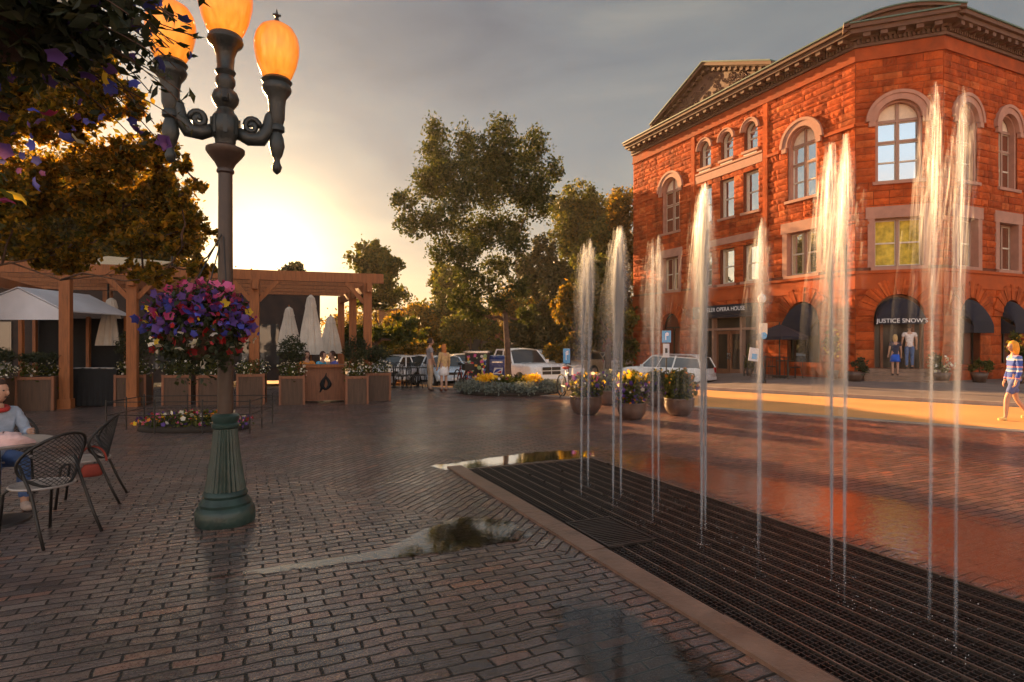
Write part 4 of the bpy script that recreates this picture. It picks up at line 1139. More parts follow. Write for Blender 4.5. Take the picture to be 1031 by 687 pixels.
# ------------------------------------------------------------------ pergola, tent, bar
pg = thing('pergola', 'brown timber pergola with open beams over the cafe terrace', 'pergola', (wx(370, 17.1), 17.1, 0))
PF = Vector((wx(370, 17.1), 17.1, 0)); u = Vector((-.95, -.312, 0)); bk_ = Vector((-.41, .912, 0))
def pp(s, b, z): p = PF + u * s + bk_ * b; return Vector((p.x, p.y, z))
W_ = .23
for s, b in ((0, 0), (3.0, 0), (5.9, 0), (7.35, .0), (9.1, 0), (0, 2.6), (0, 5.2), (3.0, 5.2), (7.4, 5.2)):
    m = MB(); c = pp(s, b, 0); z1 = 3.36 if b == 0 else 3.34
    m.box((c.x, c.y, z1 / 2), (W_, W_, z1), rz=R(18))
    m.box((c.x, c.y, .12), (W_ + .06, W_ + .06, .24), rz=R(18))
    m.build('post', M['pergwood'], pg, world=True)
for b in (0, 5.2):
    m = MB(); m.beam(pp(-.45, b, 3.50), pp(10.6, b, 3.50), .14, .27); m.build('main_beam', M['pergwood'], pg, world=True)
for s in (0, 3.0, 5.9, 9.1):
    m = MB(); m.beam(pp(s, -.35, 3.50 - .285), pp(s, 5.6, 3.50 - .285), .14, .24)
    m.build('cross_beam', M['pergwood'], pg, world=True)
for b in (1.3, 2.6, 3.9):
    m = MB(); m.beam(pp(-.3, b, 3.47), pp(10.3, b, 3.47), .10, .20); m.build('rafter', M['pergwood'], pg, world=True)
for s in (0, 3.0, 5.9):
    m = MB()
    for q in (-1, 1):
        if s == 0 and q < 0: continue
        m.beam(pp(s + q * .1, 0, 2.8), pp(s + q * .6, 0, 3.37), .10, .12)
    m.build('knee_brace', M['pergwood'], pg, world=True)
# restaurant behind
rs = thing('restaurant_building', 'low dark boarded restaurant building behind the cafe terrace', 'building', (-19.8, 26, 0))
m = MB(); m.box((-19.6, 26.4, 2.2), (21, 7, 4.4), rz=R(18)); m.build('wall', M['darkwall'], rs, world=True)
m = MB(); m.box((-19.6, 26.3, 4.52), (21.8, 7.9, .22), rz=R(18)); m.build('roof', M['cornice'], rs, world=True)
for i in range(6):
    m = MB(); c = Vector((-19.6, 26.4, 0)) + Matrix.Rotation(R(18), 3, 'Z') @ Vector((-8 + i * 3.2, -3.53, 0))
    m.box((c.x, c.y, 1.5), (1.6, .06, 1.9), rz=R(18)); m.build('window', M['darkglass'], rs, world=True)
# white tent at the left
tn = thing('market_tent', 'white gabled canvas tent over dark panels at the left of the terrace', 'tent', (wx(45, 15.4), 15.4, 0))
tx, ty = wx(42, 15.0), 15.4
m = MB(); zr, ze = 3.02, 2.42
pL, pR, pr = -1.75, 1.0, -.2
for (a, za_, b, zb_) in ((pL, ze, pr, zr), (pr, zr, pR, ze)):
    m.hexa([(a, -.6, za_), (b, -.6, zb_), (b, 1.9, zb_), (a, 1.9, za_), (a, -.6, za_ + .03), (b, -.6, zb_ + .03), (b, 1.9, zb_ + .03), (a, 1.9, za_ + .03)])
m.face([(pL, -.59, ze - .02), (pR, -.59, ze - .02), (pr, -.59, zr - .02)])
m.hexa([(pL, -.61, ze - .2), (pR, -.61, ze - .2), (pR, -.585, ze - .2), (pL, -.585, ze - .2), (pL, -.61, ze + .02), (pR, -.61, ze + .02), (pR, -.585, ze + .02), (pL, -.585, ze + .02)])
m.build('canopy', M['white'], tn)
for x in (-1.7, -.15, .95):
    for y in (-.55, 1.8):
        m = MB(); m.box((x, y, 1.2), (.09, .09, 2.4)); m.build('post', M['pergwood'], tn)
m = MB(); m.box((-.35, 1.95, 1.2), (2.7, .06, 2.3)); m.build('back_panel', M['dark'], tn)
# tan awning stretched above the beams at left
ta = thing('tan_awning', 'tan canvas shade sail sloping over the left pergola beams', 'awning', (wx(140, 18), 18, 3.3))
m = MB()
a0, a1 = wx(92, 18) - ta.location.x, wx(178, 18) - ta.location.x
m.hexa([(a0 + .5, 0, .95), (a1 - .15, 0, .78), (a1, -1.4, .42), (a0, -1.4, .52), (a0 + .5, 0, .98), (a1 - .15, 0, .81), (a1, -1.4, .45), (a0, -1.4, .55)])
m.build('canvas', M['tan'], ta)
m = MB()
for x in (a0 + .5, a1 - .15): m.tube([(x, .02, -3.3), (x, .02, .98)], .03, 8)
m.build('support_pole', M['iron'], ta)

def umbrella_closed(px, d, py0, py1, label):
    x = wx(px, d); zb_ = gz(x, d); z0, z1 = wz(py1, d), wz(py0, d); h = z1 - z0
    o = thing('patio_umbrella', label, 'umbrella', (x, d, zb_), 0, 'closed parasols on the terrace')
    m = MB(); r = .40
    prof = [(r, 0), (r * .95, h * .1), (r * .72, h * .45), (r * .42, h * .78), (r * .44, h * .80), (r * .30, h * .95), (.03, h)]
    m.lathe(prof, (0, 0, z0 - zb_), n=26, flute=[.22, .2, .16, .1, .1, .1, 0]); m.build('canopy', M['canvas'], o)
    m = MB(); m.tube([(0, 0, 0), (0, 0, z1 - zb_ + .06)], .025, 8); m.build('pole', M['pergwood'], o)
    m = MB(); m.lathe([(.26, 0), (.26, .06), (.05, .1)], n=16); m.build('base', M['iron'], o)
umbrella_closed(291, 19.6, 309, 354, 'closed cream parasol beside the left bar planter')
umbrella_closed(313, 18.6, 297, 357, 'tallest closed cream parasol standing behind the bar')
umbrella_closed(333, 20.5, 318, 356, 'smallest closed cream parasol right of the tall one')
umbrella_closed(112, 17.4, 300, 348, 'closed cream parasol between the tent and the lamp')

def planter(px0, px1, py0, py1, label, shrub=True, blooms=(('whitef', 70, (.2, 1)),), tall=0.0, rz=R(18), leaf='leaf'):
    d = CH * F_PX / (py1 - HY); w_ = (px1 - px0) / F_PX * d; h = (py1 - py0) / F_PX * d; x = wx((px0 + px1) / 2, d)
    o = thing('planter_box', label, 'planter', (x, d + w_ / 2, 0), rz, 'wooden planter boxes round the terrace')
    m = MB(); m.box((0, 0, h / 2), (w_ * .94, w_ * .94, h))
    m.build('box', M['boxwood'], o)
    for sx in (-1, 1):
        for sy in (-1, 1): m = MB(); m.box((sx * w_ * .47, sy * w_ * .47, h / 2 + .01), (.055, .055, h + .02)); m.build('corner_post', M['barwood'], o)
    m = MB(); m.box((0, -w_ * .475, h - .03), (w_ * .9, .04, .07)); m.build('top_board', M['barwood'], o)
    flower_mass(o, (0, 0, h + .16), (w_ * .62, w_ * .6, .26), 520, list(blooms), leaf, .07, .05, .35)
    if tall:
        p = np.concatenate([blob(1300, (0, 0, h + .35 + tall * .45), (w_ * .62, w_ * .6, tall * .55), .2)])
        scatter_mesh('shrub', p, .085, M['leafdark'], o, aspect=.3)
    return o
planter(362, 389, 376, 404, 'shaded planter behind the right corner post', tall=.45)
planter(345, 367, 379, 407, 'planter with tall green grass at the right end of the bar', tall=.75)
planter(278, 302, 379, 408, 'planter with a dark bush at the left end of the bar', tall=.75)
planter(235, 261, 377, 408, 'planter of trailing white flowers right of the lamp pole')
planter(195, 220, 378, 408, 'planter half hidden behind the lamp pole', tall=.6)
planter(160, 186, 378, 408, 'planter below the petunia basket', tall=.8)
planter(112, 140, 378, 409, 'planter right of the black draped counter', tall=.9)
planter(12, 45, 380, 414, 'white flowered planter left of the black draped counter', tall=.25)
planter(-40, -6, 382, 418, 'planter at the far left edge beyond the seated guest', tall=.4)
bar = thing('bar_counter', 'brown wooden bar counter with a dark leaf emblem on its front', 'bar counter', (wx(324, 16.6), 16.6, 0), R(18))
m = MB(); m.box((0, 0, .50), (1.25, .5, .92)); m.build('front', M['barwood'], bar)
m = MB(); m.box((0, -.03, 1.0), (1.35, .66, .07)); m.build('top', M['pergwood'], bar)
m = MB()
for s_ in (-1, 1):
    c = [(.10 + .16 * math.sin(i * .45) * s_ * (1 - i / 9), -.262, .35 + i * .055) for i in range(8)]
    m.tube(c, [.03, .045, .06, .06, .05, .045, .03, .012], 6)
m.tube([(-.05, -.262, .28), (.02, -.262, .45), (.12, -.262, .8)], [.02, .05, .015], 6)
m.build('emblem', M['dark'], bar)
ct = thing('draped_counter', 'long serving counter draped in black cloth beneath the white tent', 'counter', (wx(78, 15.2), 15.6, 0), R(10))
m = MB()
n = 60
for i in range(n):
    x0, x1 = -.85 + 1.7 * i / n, -.85 + 1.7 * (i + 1) / n
    y0, y1 = -.4 + .018 * math.sin(i * 1.3), -.4 + .018 * math.sin((i + 1) * 1.3)
    m.face([(x0, y0 - .03, .02), (x1, y1 - .03, .02), (x1, -.4, .96), (x0, -.4, .96)])
m.face([(-.85, -.4, .96), (.85, -.4, .96), (.85, .4, .96), (-.85, .4, .96)])
for sx in (-1, 1): m.face([(sx * .85, -.4, .02), (sx * .85, .4, .02), (sx * .85, .4, .96), (sx * .85, -.4, .96)])
m.face([(-.85, .4, .02), (.85, .4, .02), (.85, .4, .96), (-.85, .4, .96)])
m.build('cloth', M['dark'], ct)
m = MB(); m.box((0, 0, .5), (1.6, .7, .88)); m.build('table', M['boxwood'], ct)
for i in range(7):
    p = Matrix.Rotation(R(10), 3, 'Z') @ Vector((-.65 + i * .21, -.15 + rng.uniform(-.1, .15), 0))
    o = MB().lathe([(.05, 0), (.10, .015), (.115, .03), (.10, .028), (.02, .02)], n=18)
    o = o.build('plate', M['headlamp'], None, smooth=True); o.location = (ct.location.x + p.x, ct.location.y + p.y, .962)
    tag(o, 'white plate laid out on the black draped counter under the tent', 'plate', 'white plates on the black counter')
# low flower bed with an iron rail, left of the lamp
bd = thing('flower_bed', 'small railed bed of mixed flowers behind the lamp base', 'flower bed', (wx(193, 11.2), 11.3, 0), R(4))
m = MB(); m.lathe([(1.02, 0), (.98, .08), (.5, .12)], n=30, sy=.55); m.build('soil', M['earth'], bd, smooth=True)
flower_mass(bd, (0, 0, .14), (1.0, .5, .22), 1500, [('orange', 26, (.4, 1)), ('pink', 40, (.4, 1)), ('whitef', 40, (.5, 1)), ('purple', 40, (.3, 1)), ('yellow', 30, (.4, 1)), ('red', 24, (.4, 1))], 'leaf', .075, .07)
m = MB()
ring = [(-1.25, -.62), (1.25, -.62), (1.25, .62), (-1.25, .62)]
for i in range(4):
    a, b = Vector((*ring[i], 0)), Vector((*ring[(i + 1) % 4], 0)); k = 3 if i % 2 == 0 else 2
    for j in range(k): q = a.lerp(b, j / k); m.tube([(q.x, q.y, 0), (q.x, q.y, .62)], .014, 6)
    for z in (.34, .58): m.tube([(a.x, a.y, z), (b.x, b.y, z)], .009, 6)
m.build('railing', M['iron'], bd)

# ------------------------------------------------------------------ round flower bed under the ash, stone pots
fb = thing('flower_bed', 'round bed of silver foliage and yellow flowers round the ash trunk', 'flower bed', (wx(513, 19.4), 19.4, 0))
m = MB(); m.lathe([(1.62, 0), (1.60, .10), (1.2, .20), (.3, .26)], n=36, sy=.8); m.build('soil', M['earth'], fb, smooth=True)
pts = np.concatenate([blob(900, (1.35 * math.cos(a), 1.1 * math.sin(a), .22), (.5, .4, .24), .2) for a in np.linspace(0, 6.28, 11)[:-1]])
scatter_mesh('silver_foliage', pts, .085, M['leafsilver'], fb, aspect=.4)
flower_mass(fb, (0, 0, .3), (1.1, .8, .3), 2200, [('magenta', 30, (.4, 1)), ('purple', 30, (.4, 1)), ('whitef', 30, (.3, 1))], 'leaf', .09, .07)
p = np.concatenate([blob(150, (-.75, -.45, .52), (.35, .25, .16), .4), blob(180, (.75, -.45, .50), (.36, .25, .17), .4)])
scatter_mesh('yellow_blossom', p, .10, M['yellow'], fb, petals=True)
def pot(px, py, wpx, label, blooms, sc_=1.0, leaf='leaf', fh=.48, nleaf=1700):
    p = G(px, py); w_ = wpx / F_PX * p.y / 2
    o = thing('flower_pot', label, 'flower pot', (p.x, p.y + w_, 0), rng.uniform(0, 3), 'round stone flower pots at the plaza edge')
    m = MB(); h = w_ * 1.15
    m.lathe([(w_ * .55, 0), (w_ * .70, h * .08), (w_ * .92, h * .38), (w_, h * .66), (w_ * .97, h * .86), (w_ * 1.0, h * .93), (w_ * 1.03, h), (w_ * .95, h * 1.01), (w_ * .90, h * .93)], n=32)
    m.build('bowl', M['terracotta'], o, smooth=True)
    flower_mass(o, (0, 0, h + fh * .45), (w_ * 1.15, w_ * 1.1, fh * .7), nleaf, blooms, leaf, .075, .095, .15)
    return o
pot(592, 419, 33, 'leftmost stone pot with purple and yellow blossoms', [('purple', 80, (.1, .9)), ('yellow', 26, (.4, 1)), ('pink', 16, (.3, 1)), ('whitef', 10, (.3, 1))])
pot(639, 424, 30, 'middle stone pot with a yellow crown of flowers over purple petunias', [('purple', 110, (.05, .7)), ('yellow', 80, (.72, 1)), ('orange', 14, (.2, .7)), ('whitef', 14, (.3, .7))], fh=.6)
pot(688, 420, 31, 'right hand stone pot with mostly green leaves', [('purple', 16, (.05, .5)), ('orange', 16, (.4, 1)), ('yellow', 8, (.5, 1))], fh=.58, nleaf=2400)
pot(613, 409, 26, 'small stone pot half hidden behind with silver leaves', [('whitef', 16, (.3, 1)), ('purple', 30, (.2, .9))], leaf='leafsilver')
pot(664, 410, 27, 'stone pot behind with dark leaves and a few yellow flowers', [('yellow', 18, (.6, 1)), ('purple', 20, (.2, .6))], leaf='leafdark')

# ------------------------------------------------------------------ cafe table and chairs in the foreground
def chair_mesh(label, loc, rz, group=None):
    o = thing('cafe_chair', label, 'chair', loc, rz, group)
    m = MB()
    m.tube([(.225 * math.cos(a), .225 * math.sin(a), .45) for a in np.linspace(0, 2 * math.pi, 33)], .011, 6, cap=False)
    for i in range(-9, 10):
        x = i * .023; y = math.sqrt(max(0, .222 ** 2 - x * x))
        m.beam((x, -y, .452), (x, y, .452), .009, .003); m.beam((-y, x, .449), (y, x, .449), .009, .003)
    m.build('seat', M['seat_metal'], o)
    m = MB()
    def bp(u, v):
        return Vector((.275 * u, -.20 - .10 * (v + 1) / 2 + .16 * u * u * (1 - .3 * v), .67 + .225 * v))
    N = 40
    m.tube([bp(math.cos(a), math.sin(a)) for a in np.linspace(0, 2 * math.pi, N)], .012, 6, cap=False)
    m.build('back_frame', M['iron'], o, smooth=True)
    m = MB()
    for fam in (1, -1):
        for i in range(-13, 14):
            c0 = i * .105; pts = []
            for s_ in np.linspace(-1.5, 1.5, 25):
                u_, v_ = (c0 + s_) * .7071, (c0 - s_) * .7071 * fam
                if u_ * u_ + v_ * v_ <= 1.0: pts.append(bp(u_, v_))
            if len(pts) > 1: m.tube(pts, .0032, 3, cap=False)
    m.build('back_mesh', M['iron'], o)
    for sx in (-1, 1):
        m = MB(); m.tube([(sx * .235, -.06, .66), (sx * .225, -.12, .52), (sx * .22, -.17, .42), (sx * .235, -.26, .18), (sx * .25, -.34, 0)], .0125, 8); m.build('rear_leg', M['iron'], o, smooth=True)
        m = MB(); m.tube([(sx * .19, .10, .445), (sx * .2, .16, .40), (sx * .215, .20, 0)], .0125, 8); m.build('front_leg', M['iron'], o, smooth=True)
    m = MB(); m.tube([(-.21, -.12, .435), (.21, -.12, .435)], .009, 6); m.build('crossbar', M['iron'], o)
    return o
M['seat_metal'] = plain('pale_seat_metal', (.36, .31, .28), .4, metal=.3)
def chair_at(x, y, face): return (x, y, 0), math.atan2(-face[0], face[1])
l, r_ = chair_at(-3.98, 5.02, (-.97, .25))
ch = chair_mesh('metal mesh back chair nearest the camera, drawn up to the table edge', l, r_, 'mesh back chairs at the round table')
l, r_ = chair_at(-4.42, 6.12, (-.86, -.42)); dup(ch, l, r_, 'metal mesh back chair with a red bag beside its seat')
l, r_ = chair_at(-4.98, 4.78, (.55, .8)); dup(ch, l, r_, 'metal chair cut off by the left picture edge, nearer than the table')
l, r_ = chair_at(-5.22, 6.08, (.62, -.75)); dup(ch, l, r_, 'metal chair the hooded guest is sitting on')
tb = thing('cafe_table', 'round pale cafe table at the left edge with a cloth bundle on it', 'table', (-4.72, 5.42, 0))
m = MB(); m.lathe([(.40, .715), (.425, .722), (.43, .735), (.42, .745), (.40, .747)], n=40); m.build('table_top', M['seat_metal'], tb, angle=50)
m = MB(); m.tube([(0, 0, .03), (0, 0, .72)], .03, 12)
m.build('column', M['iron'], tb, smooth=True)
m = MB(); m.lathe([(.25, 0), (.24, .02), (.06, .045)], n=24); m.build('foot', M['iron'], tb, angle=40)
m = MB(); q = random.Random(5); prof = []
for j in range(7):
    for i in range(18):
        a = 2 * math.pi * i / 18; r = .15 * math.cos(j / 6 * 1.5) * (1 + .22 * math.sin(a * 3 + j) + q.uniform(-.08, .08)) + .004
        m.v.append((r * 1.3 * math.cos(a), r * math.sin(a), .10 * math.sin(j / 6 * 1.55) * (1 + q.uniform(-.15, .15))))
for j in range(6):
    for i in range(18):
        a, b = j * 18 + i, j * 18 + (i + 1) % 18; m.f.append((a, b, b + 18, a + 18)); m.mi.append(0)
o = m.build('cloth_bundle', cloth('pale_pink_cloth', (.72, .48, .46)), None, smooth=True); o.location = (-4.52, 5.27, .748)
tag(o, 'crumpled pale pink cloth bundle lying on the round cafe table', 'cloth')
m = MB(); m.lathe([(.08, .06), (.10, .10), (.09, .15), (.07, .18)], n=18, sy=.5)
o = thing('hand_bag', 'dark red bag hanging from the seat of the farther chair', 'bag', (-4.24, 5.98, .24), .7)
m.build('pouch', cloth('red_leather', (.26, .04, .025)), o, smooth=True)
m = MB(); m.tube([(.12 * math.cos(a), 0, .2 + .16 * math.sin(a)) for a in np.linspace(0, math.pi, 12)], .011, 6); m.build('handle', cloth('red_leather', (.26, .04, .025)), o)

# ------------------------------------------------------------------ people
def skin_mesh(chains, name, mats, sub=1):
    """chains: lists of (point, radius); points that coincide are welded so the figure grows as one surface"""
    vs_, rad, ed = [], [], []
    def vid(p, r):
        for i, v in enumerate(vs_):
            if (Vector(v) - Vector(p)).length < 1e-4: return i
        vs_.append(tuple(p)); rad.append(r); return len(vs_) - 1
    for c in chains:
        ids = [vid(p, r) for p, r in c]
        for a, b in zip(ids, ids[1:]): ed.append((a, b))
    me = bpy.data.meshes.new(name); me.from_pydata(vs_, ed, [])
    o = bpy.data.objects.new(name, me); col.objects.link(o)
    md = o.modifiers.new('s', 'SKIN'); md.use_smooth_shade = True
    for i, r in enumerate(rad):
        d = me.skin_vertices[0].data[i]; d.radius = (r, r) if not isinstance(r, tuple) else r; d.use_root = (i == 0)
    s2 = o.modifiers.new('u', 'SUBSURF'); s2.levels = s2.render_levels = sub
    bpy.context.view_layer.update()
    out = bpy.data.meshes.new_from_object(o.evaluated_get(bpy.context.evaluated_depsgraph_get()))
    bpy.data.objects.remove(o)
    out.materials.clear()
    for mm in mats: out.materials.append(mm)
    out.name = name
    return out
def person(label, loc, rz, H=1.72, skin=None, top=(.2, .2, .2), legs=(.05, .05, .08), lower='trousers', hair=(.08, .04, .02), hairlen=0, pose='stand', sleeves=True, shoes=(.04, .03, .03), arm_l=None, arm_r=None, yaw=0.0, stripes=None, hood=False, stride=0.0, group=None, female=False):
    o = thing('person', label, 'person', loc, rz, group)
    k = H / 1.75; V = lambda x, y, z: Vector((x * k, y * k, z * k))
    sh = .165 if female else .19
    if pose == 'stand':
        pel, ch_, nk = V(0, 0, .95), V(0, .0, 1.30), V(0, -.005, 1.475)
        hipx = .085; kn = [V(-hipx - .01, .02 + stride * .16, .50), V(hipx + .01, .02 - stride * .10, .50)]
        an = [V(-hipx - .01, -.02 + stride * .22, .085), V(hipx + .01, -.02 - stride * .30, .085 + abs(stride) * .05)]
        yawf = 0
    else:
        pel, ch_, nk = V(0, 0, .53), V(0, .05, .88), V(0, .09, 1.05)
        hipx = .09; kn = [V(-.12, .42, .52), V(.12, .44, .52)]; an = [V(-.12, .46, .09), V(.12, .40, .09)]
    hips = [pel + V(-hipx, 0, -.04), pel + V(hipx, 0, -.04)]
    shs = [ch_ + V(-sh, -.01, .11), ch_ + V(sh, -.01, .11)]
    dl = arm_l or ((-.05, .0, -.27), (-.02, .08, -.25)); dr = arm_r or ((.05, .0, -.27), (.02, .08, -.25))
    arms = []
    for s_, d in ((0, dl), (1, dr)):
        e = shs[s_] + V(*d[0]); w_ = e + V(*d[1]); arms.append((e, w_))
    r = lambda x: x * k
    ch = [[(pel, r(.12)), (pel.lerp(ch_, .5), (r(.125), r(.10))), (ch_, (r(.145), r(.105))), (nk, r(.058)), (nk + V(0, .015, .075), r(.052))]]
    for s_ in (0, 1):
        e, w_ = arms[s_]; sg = -1 if s_ == 0 else 1
        hd = (w_ - e).normalized(); palm = w_ + hd * r(.075)
        ch.append([(ch_, r(.14)), (shs[s_], r(.062)), (shs[s_].lerp(e, .5), r(.050)), (e, r(.040)), (e.lerp(w_, .45), r(.038)), (w_, r(.026)), (palm, r(.034))])
        side = hd.cross(Vector((0, 0, 1)) if abs(hd.z) < .8 else Vector((1, 0, 0))).normalized(); fl_ = side.cross(hd).normalized()
        for fi, ln in enumerate((.070, .080, .075, .058)):
            b0 = palm + fl_ * r((fi - 1.5) * .018); b1 = b0 + hd * r(ln * .55) + side * r(.008 * sg); b2 = b1 + hd * r(ln * .40) + side * r(.022 * sg)
            ch.append([(palm, r(.034)), (b0 + hd * r(.012), r(.0085)), (b1, r(.008)), (b2, r(.0065))])
        tb_ = w_ + hd * r(.03) + fl_ * r(-.03)
        ch.append([(w_, r(.026)), (tb_, r(.011)), (tb_ + hd * r(.035) - fl_ * r(.015), r(.009))])
        toe = an[s_] + V(0, .14, -.045)
        ch.append([(pel, r(.12)), (hips[s_], r(.095)), (hips[s_].lerp(kn[s_], .5), r(.076)), (kn[s_], r(.055)), (kn[s_].lerp(an[s_], .35), r(.055)), (an[s_], r(.036)), (an[s_] + V(0, .05, -.04), r(.038)), (toe, r(.030))])
    me = skin_mesh(ch, 'body', [M['skin'] if skin is None else skin, M['eye']])
    bm = bmesh.new(); bm.from_mesh(me)
    hc = nk + V(0, .03, .17)                         # head with brow, nose, mouth, ears, welded into the same mesh
    ry = Matrix.Rotation(yaw, 4, 'Z')
    def addball(c, s_, mi=0, seg=16):
        g_ = bmesh.ops.create_uvsphere(bm, u_segments=seg, v_segments=max(6, seg * 3 // 4), radius=1)
        for v in g_['verts']:
            q = Vector((v.co.x * s_[0], v.co.y * s_[1], v.co.z * s_[2]))
            if s_[2] > .08:
                t_ = max(0, -q.z / s_[2]); q.x *= 1 - .28 * t_ * t_; q.y *= 1 - .12 * t_
            p_ = ry @ (Vector(c) + q)
            v.co = hc + p_ * k
        fs = set(f for v in g_['verts'] for f in v.link_faces)
        for f in fs: f.material_index = mi; f.smooth = True
    addball((0, 0, 0), (.075, .095, .118))
    addball((0, .098, -.012), (.013, .02, .024), 0, 8); addball((0, .088, -.055), (.026, .010, .007), 1, 8)
    for sx in (-1, 1):
        addball((sx * .03, .083, .015), (.011, .009, .008), 1, 8); addball((sx * .076, -.005, -.005), (.010, .022, .03), 0, 8)
    bm.to_mesh(me); bm.free()
    b = bpy.data.objects.new('body', me); col.objects.link(b); b.parent = o
    def cl(name, chains, mat):
        me = skin_mesh(chains, name, mat if isinstance(mat, list) else [mat], 2)
        co = np.empty(len(me.vertices) * 3, np.float32); me.vertices.foreach_get('co', co); co = co.reshape(-1, 3); no = np.array([v.normal[:] for v in me.vertices])
        f_ = np.sin(co[:, 2] * 60 + 3 * np.sin(co[:, 0] * 23 + co[:, 1] * 31)) * np.sin(co[:, 0] * 17 + co[:, 1] * 13 + co[:, 2] * 8)
        me.vertices.foreach_set('co', (co + no * (f_ * .007)[:, None]).astype(np.float32).ravel()); me.update(); q = bpy.data.objects.new(name, me); col.objects.link(q); q.parent = o; return q
    g = .016
    tm = cloth('cloth_top_%d' % len(MATS), top) if stripes is None else stripes
    c = [[(pel + V(0, 0, -.10), r(.142)), (pel + V(0, 0, -.01), r(.138)), (pel.lerp(ch_, .5), (r(.125 + g), r(.10 + g))), (ch_, (r(.148 + g), r(.108 + g))), (nk + V(0, 0, -.03), r(.066))]]
    for s_ in (0, 1):
        e, w_ = arms[s_]
        if sleeves: c.append([(ch_, r(.148 + g)), (shs[s_], r(.074)), (shs[s_].lerp(e, .5), r(.062)), (e, r(.052)), (e.lerp(w_, .5), r(.048)), (e.lerp(w_, .95), r(.040))])
        else: c.append([(ch_, r(.148 + g)), (shs[s_], r(.074)), (shs[s_].lerp(e, .55), r(.066))])
    cl('jacket' if sleeves else 'shirt', c, tm)
    lm = cloth('cloth_legs_%d' % len(MATS), legs)
    if lower == 'skirt':
        m = MB(); m.lathe([(r(.20), r(.60)), (r(.185), r(.75)), (r(.15), r(.93)), (r(.125), r(1.05))], n=26, flute=[.10, .07, .03, 0], sy=.8); m.build('skirt', lm, o, smooth=True)
    else:
        end = {'trousers': .97, 'shorts': .1}[lower]
        c = [[(pel + V(0, 0, .08), r(.118)), (pel, r(.132))]]
        for s_ in (0, 1):
            q = [(pel, r(.132)), (hips[s_], r(.105)), (hips[s_].lerp(kn[s_], .5), r(.088))]
            if lower == 'trousers': q += [(kn[s_], r(.068)), (kn[s_].lerp(an[s_], .5), r(.062)), (kn[s_].lerp(an[s_], .93), r(.055))]
            else: q += [(hips[s_].lerp(kn[s_], .8), r(.085))]
            c.append(q)
        cl(lower, c, lm)
    sm_ = cloth('cloth_shoe_%d' % len(MATS), shoes)
    for s_ in (0, 1):
        cl('shoe', [[(an[s_] + V(0, -.035, -.03), r(.046)), (an[s_] + V(0, .05, -.04), r(.047)), (an[s_] + V(0, .15, -.05), r(.038))]], sm_)
    m = MB(); hm = cloth('hair_%d' % len(MATS), hair); bm = bmesh.new()
    g_ = bmesh.ops.create_uvsphere(bm, u_segments=22, v_segments=16, radius=1)
    for v in g_['verts']:
        x, y, z = v.co
        q = Vector((x * .088, y * .105 - .014, z * .125 + .014))
        if y > .25 and z < .55: q.y = min(q.y, .035)                      # leave the face bare
        if hairlen and y < .35 and z < 0: q.z += z * hairlen; q.y -= .03 * -z; q.x *= 1 + .25 * -z
        elif z < -.35: q.z = max(q.z, -.045)
        q += Vector((rng.uniform(-1, 1), rng.uniform(-1, 1), rng.uniform(-1, 1))) * .004
        v.co = hc + (ry @ q) * k
    me = bpy.data.meshes.new('hair'); bm.to_mesh(me); bm.free(); me.shade_smooth(); me.materials.append(hm)
    q = bpy.data.objects.new('hair', me); col.objects.link(q); q.parent = o
    if hood:
        m = MB(); m.tube([(nk + V(.078 * math.cos(a), .075 * math.sin(a) + .01, -.005 - .02 * math.sin(a))) for a in np.linspace(0, 6.28, 18)], r(.026), 8); m.build('scarf', cloth('red_scarf', (.40, .035, .03)), o, smooth=True)
    return o
def face_rz(d): return math.atan2(-d[0], d[1])
person('seated guest in grey blue hooded top, red scarf and jeans at the round table', (-5.24, 6.0, 0), face_rz((.8, -.55)), 1.66, top=(.34, .40, .50), legs=(.07, .13, .30), pose='sit', hood=True, hair=(.05, .025, .015), shoes=(.45, .35, .30), arm_l=((-.07, .10, -.22), (.05, .24, .03)), arm_r=((.07, .08, -.24), (-.06, .23, .06)), hairlen=.06, female=True, yaw=.55)
p = G(433, 393.5); person('man in grey shirt and tan trousers standing beside a long haired woman', tuple(p), face_rz((.85, .35)), 1.78, top=(.28, .26, .27), legs=(.48, .34, .22), hair=(.05, .03, .02), sleeves=False, shoes=(.1, .06, .04), arm_r=((.05, .02, -.27), (-.06, .10, -.22)))
p = G(447, 394); person('woman with long auburn hair, tan jacket and short white skirt', tuple(p), face_rz((-.55, .8)), 1.58, top=(.55, .36, .17), legs=(.78, .74, .74), lower='skirt', hair=(.45, .16, .05), hairlen=.25, shoes=(.16, .05, .03), female=True)
# guests behind the bar
for px, d, tp, lb, fz in ((322, 17.6, (.05, .38, .62), 'guest in turquoise top sitting just behind the bar counter', (1, -.2)), (309, 18.2, (.70, .25, .05), 'guest in orange top sitting behind the bar at its left', (.4, -1)), (338, 18.4, (.10, .12, .45), 'guest in dark blue top sitting behind the bar at its right', (-.8, -.5))):
    person(lb, (wx(px, d), d, .12), face_rz(fz), 1.65, top=tp, pose='sit', hair=(.06, .03, .02), arm_l=((-.06, .08, -.24), (.05, .22, .02)), arm_r=((.06, .08, -.24), (-.05, .22, .02)))
    st = thing('bar_stool', lb.replace('guest in ', 'dark stool under the guest in ').split(' sitting')[0], 'stool', (wx(px, d), d, 0), 0, 'stools behind the bar')
    m = MB(); m.lathe([(.17, .50), (.18, .52), (.18, .555), (.16, .57)], n=20); m.build('seat', M['iron'], st)
    for a in range(4): m = MB(); m.tube([(.11 * math.cos(a * 1.57 + .8), .11 * math.sin(a * 1.57 + .8), .51), (.19 * math.cos(a * 1.57 + .8), .19 * math.sin(a * 1.57 + .8), 0)], .012, 6); m.build('leg', M['iron'], st)
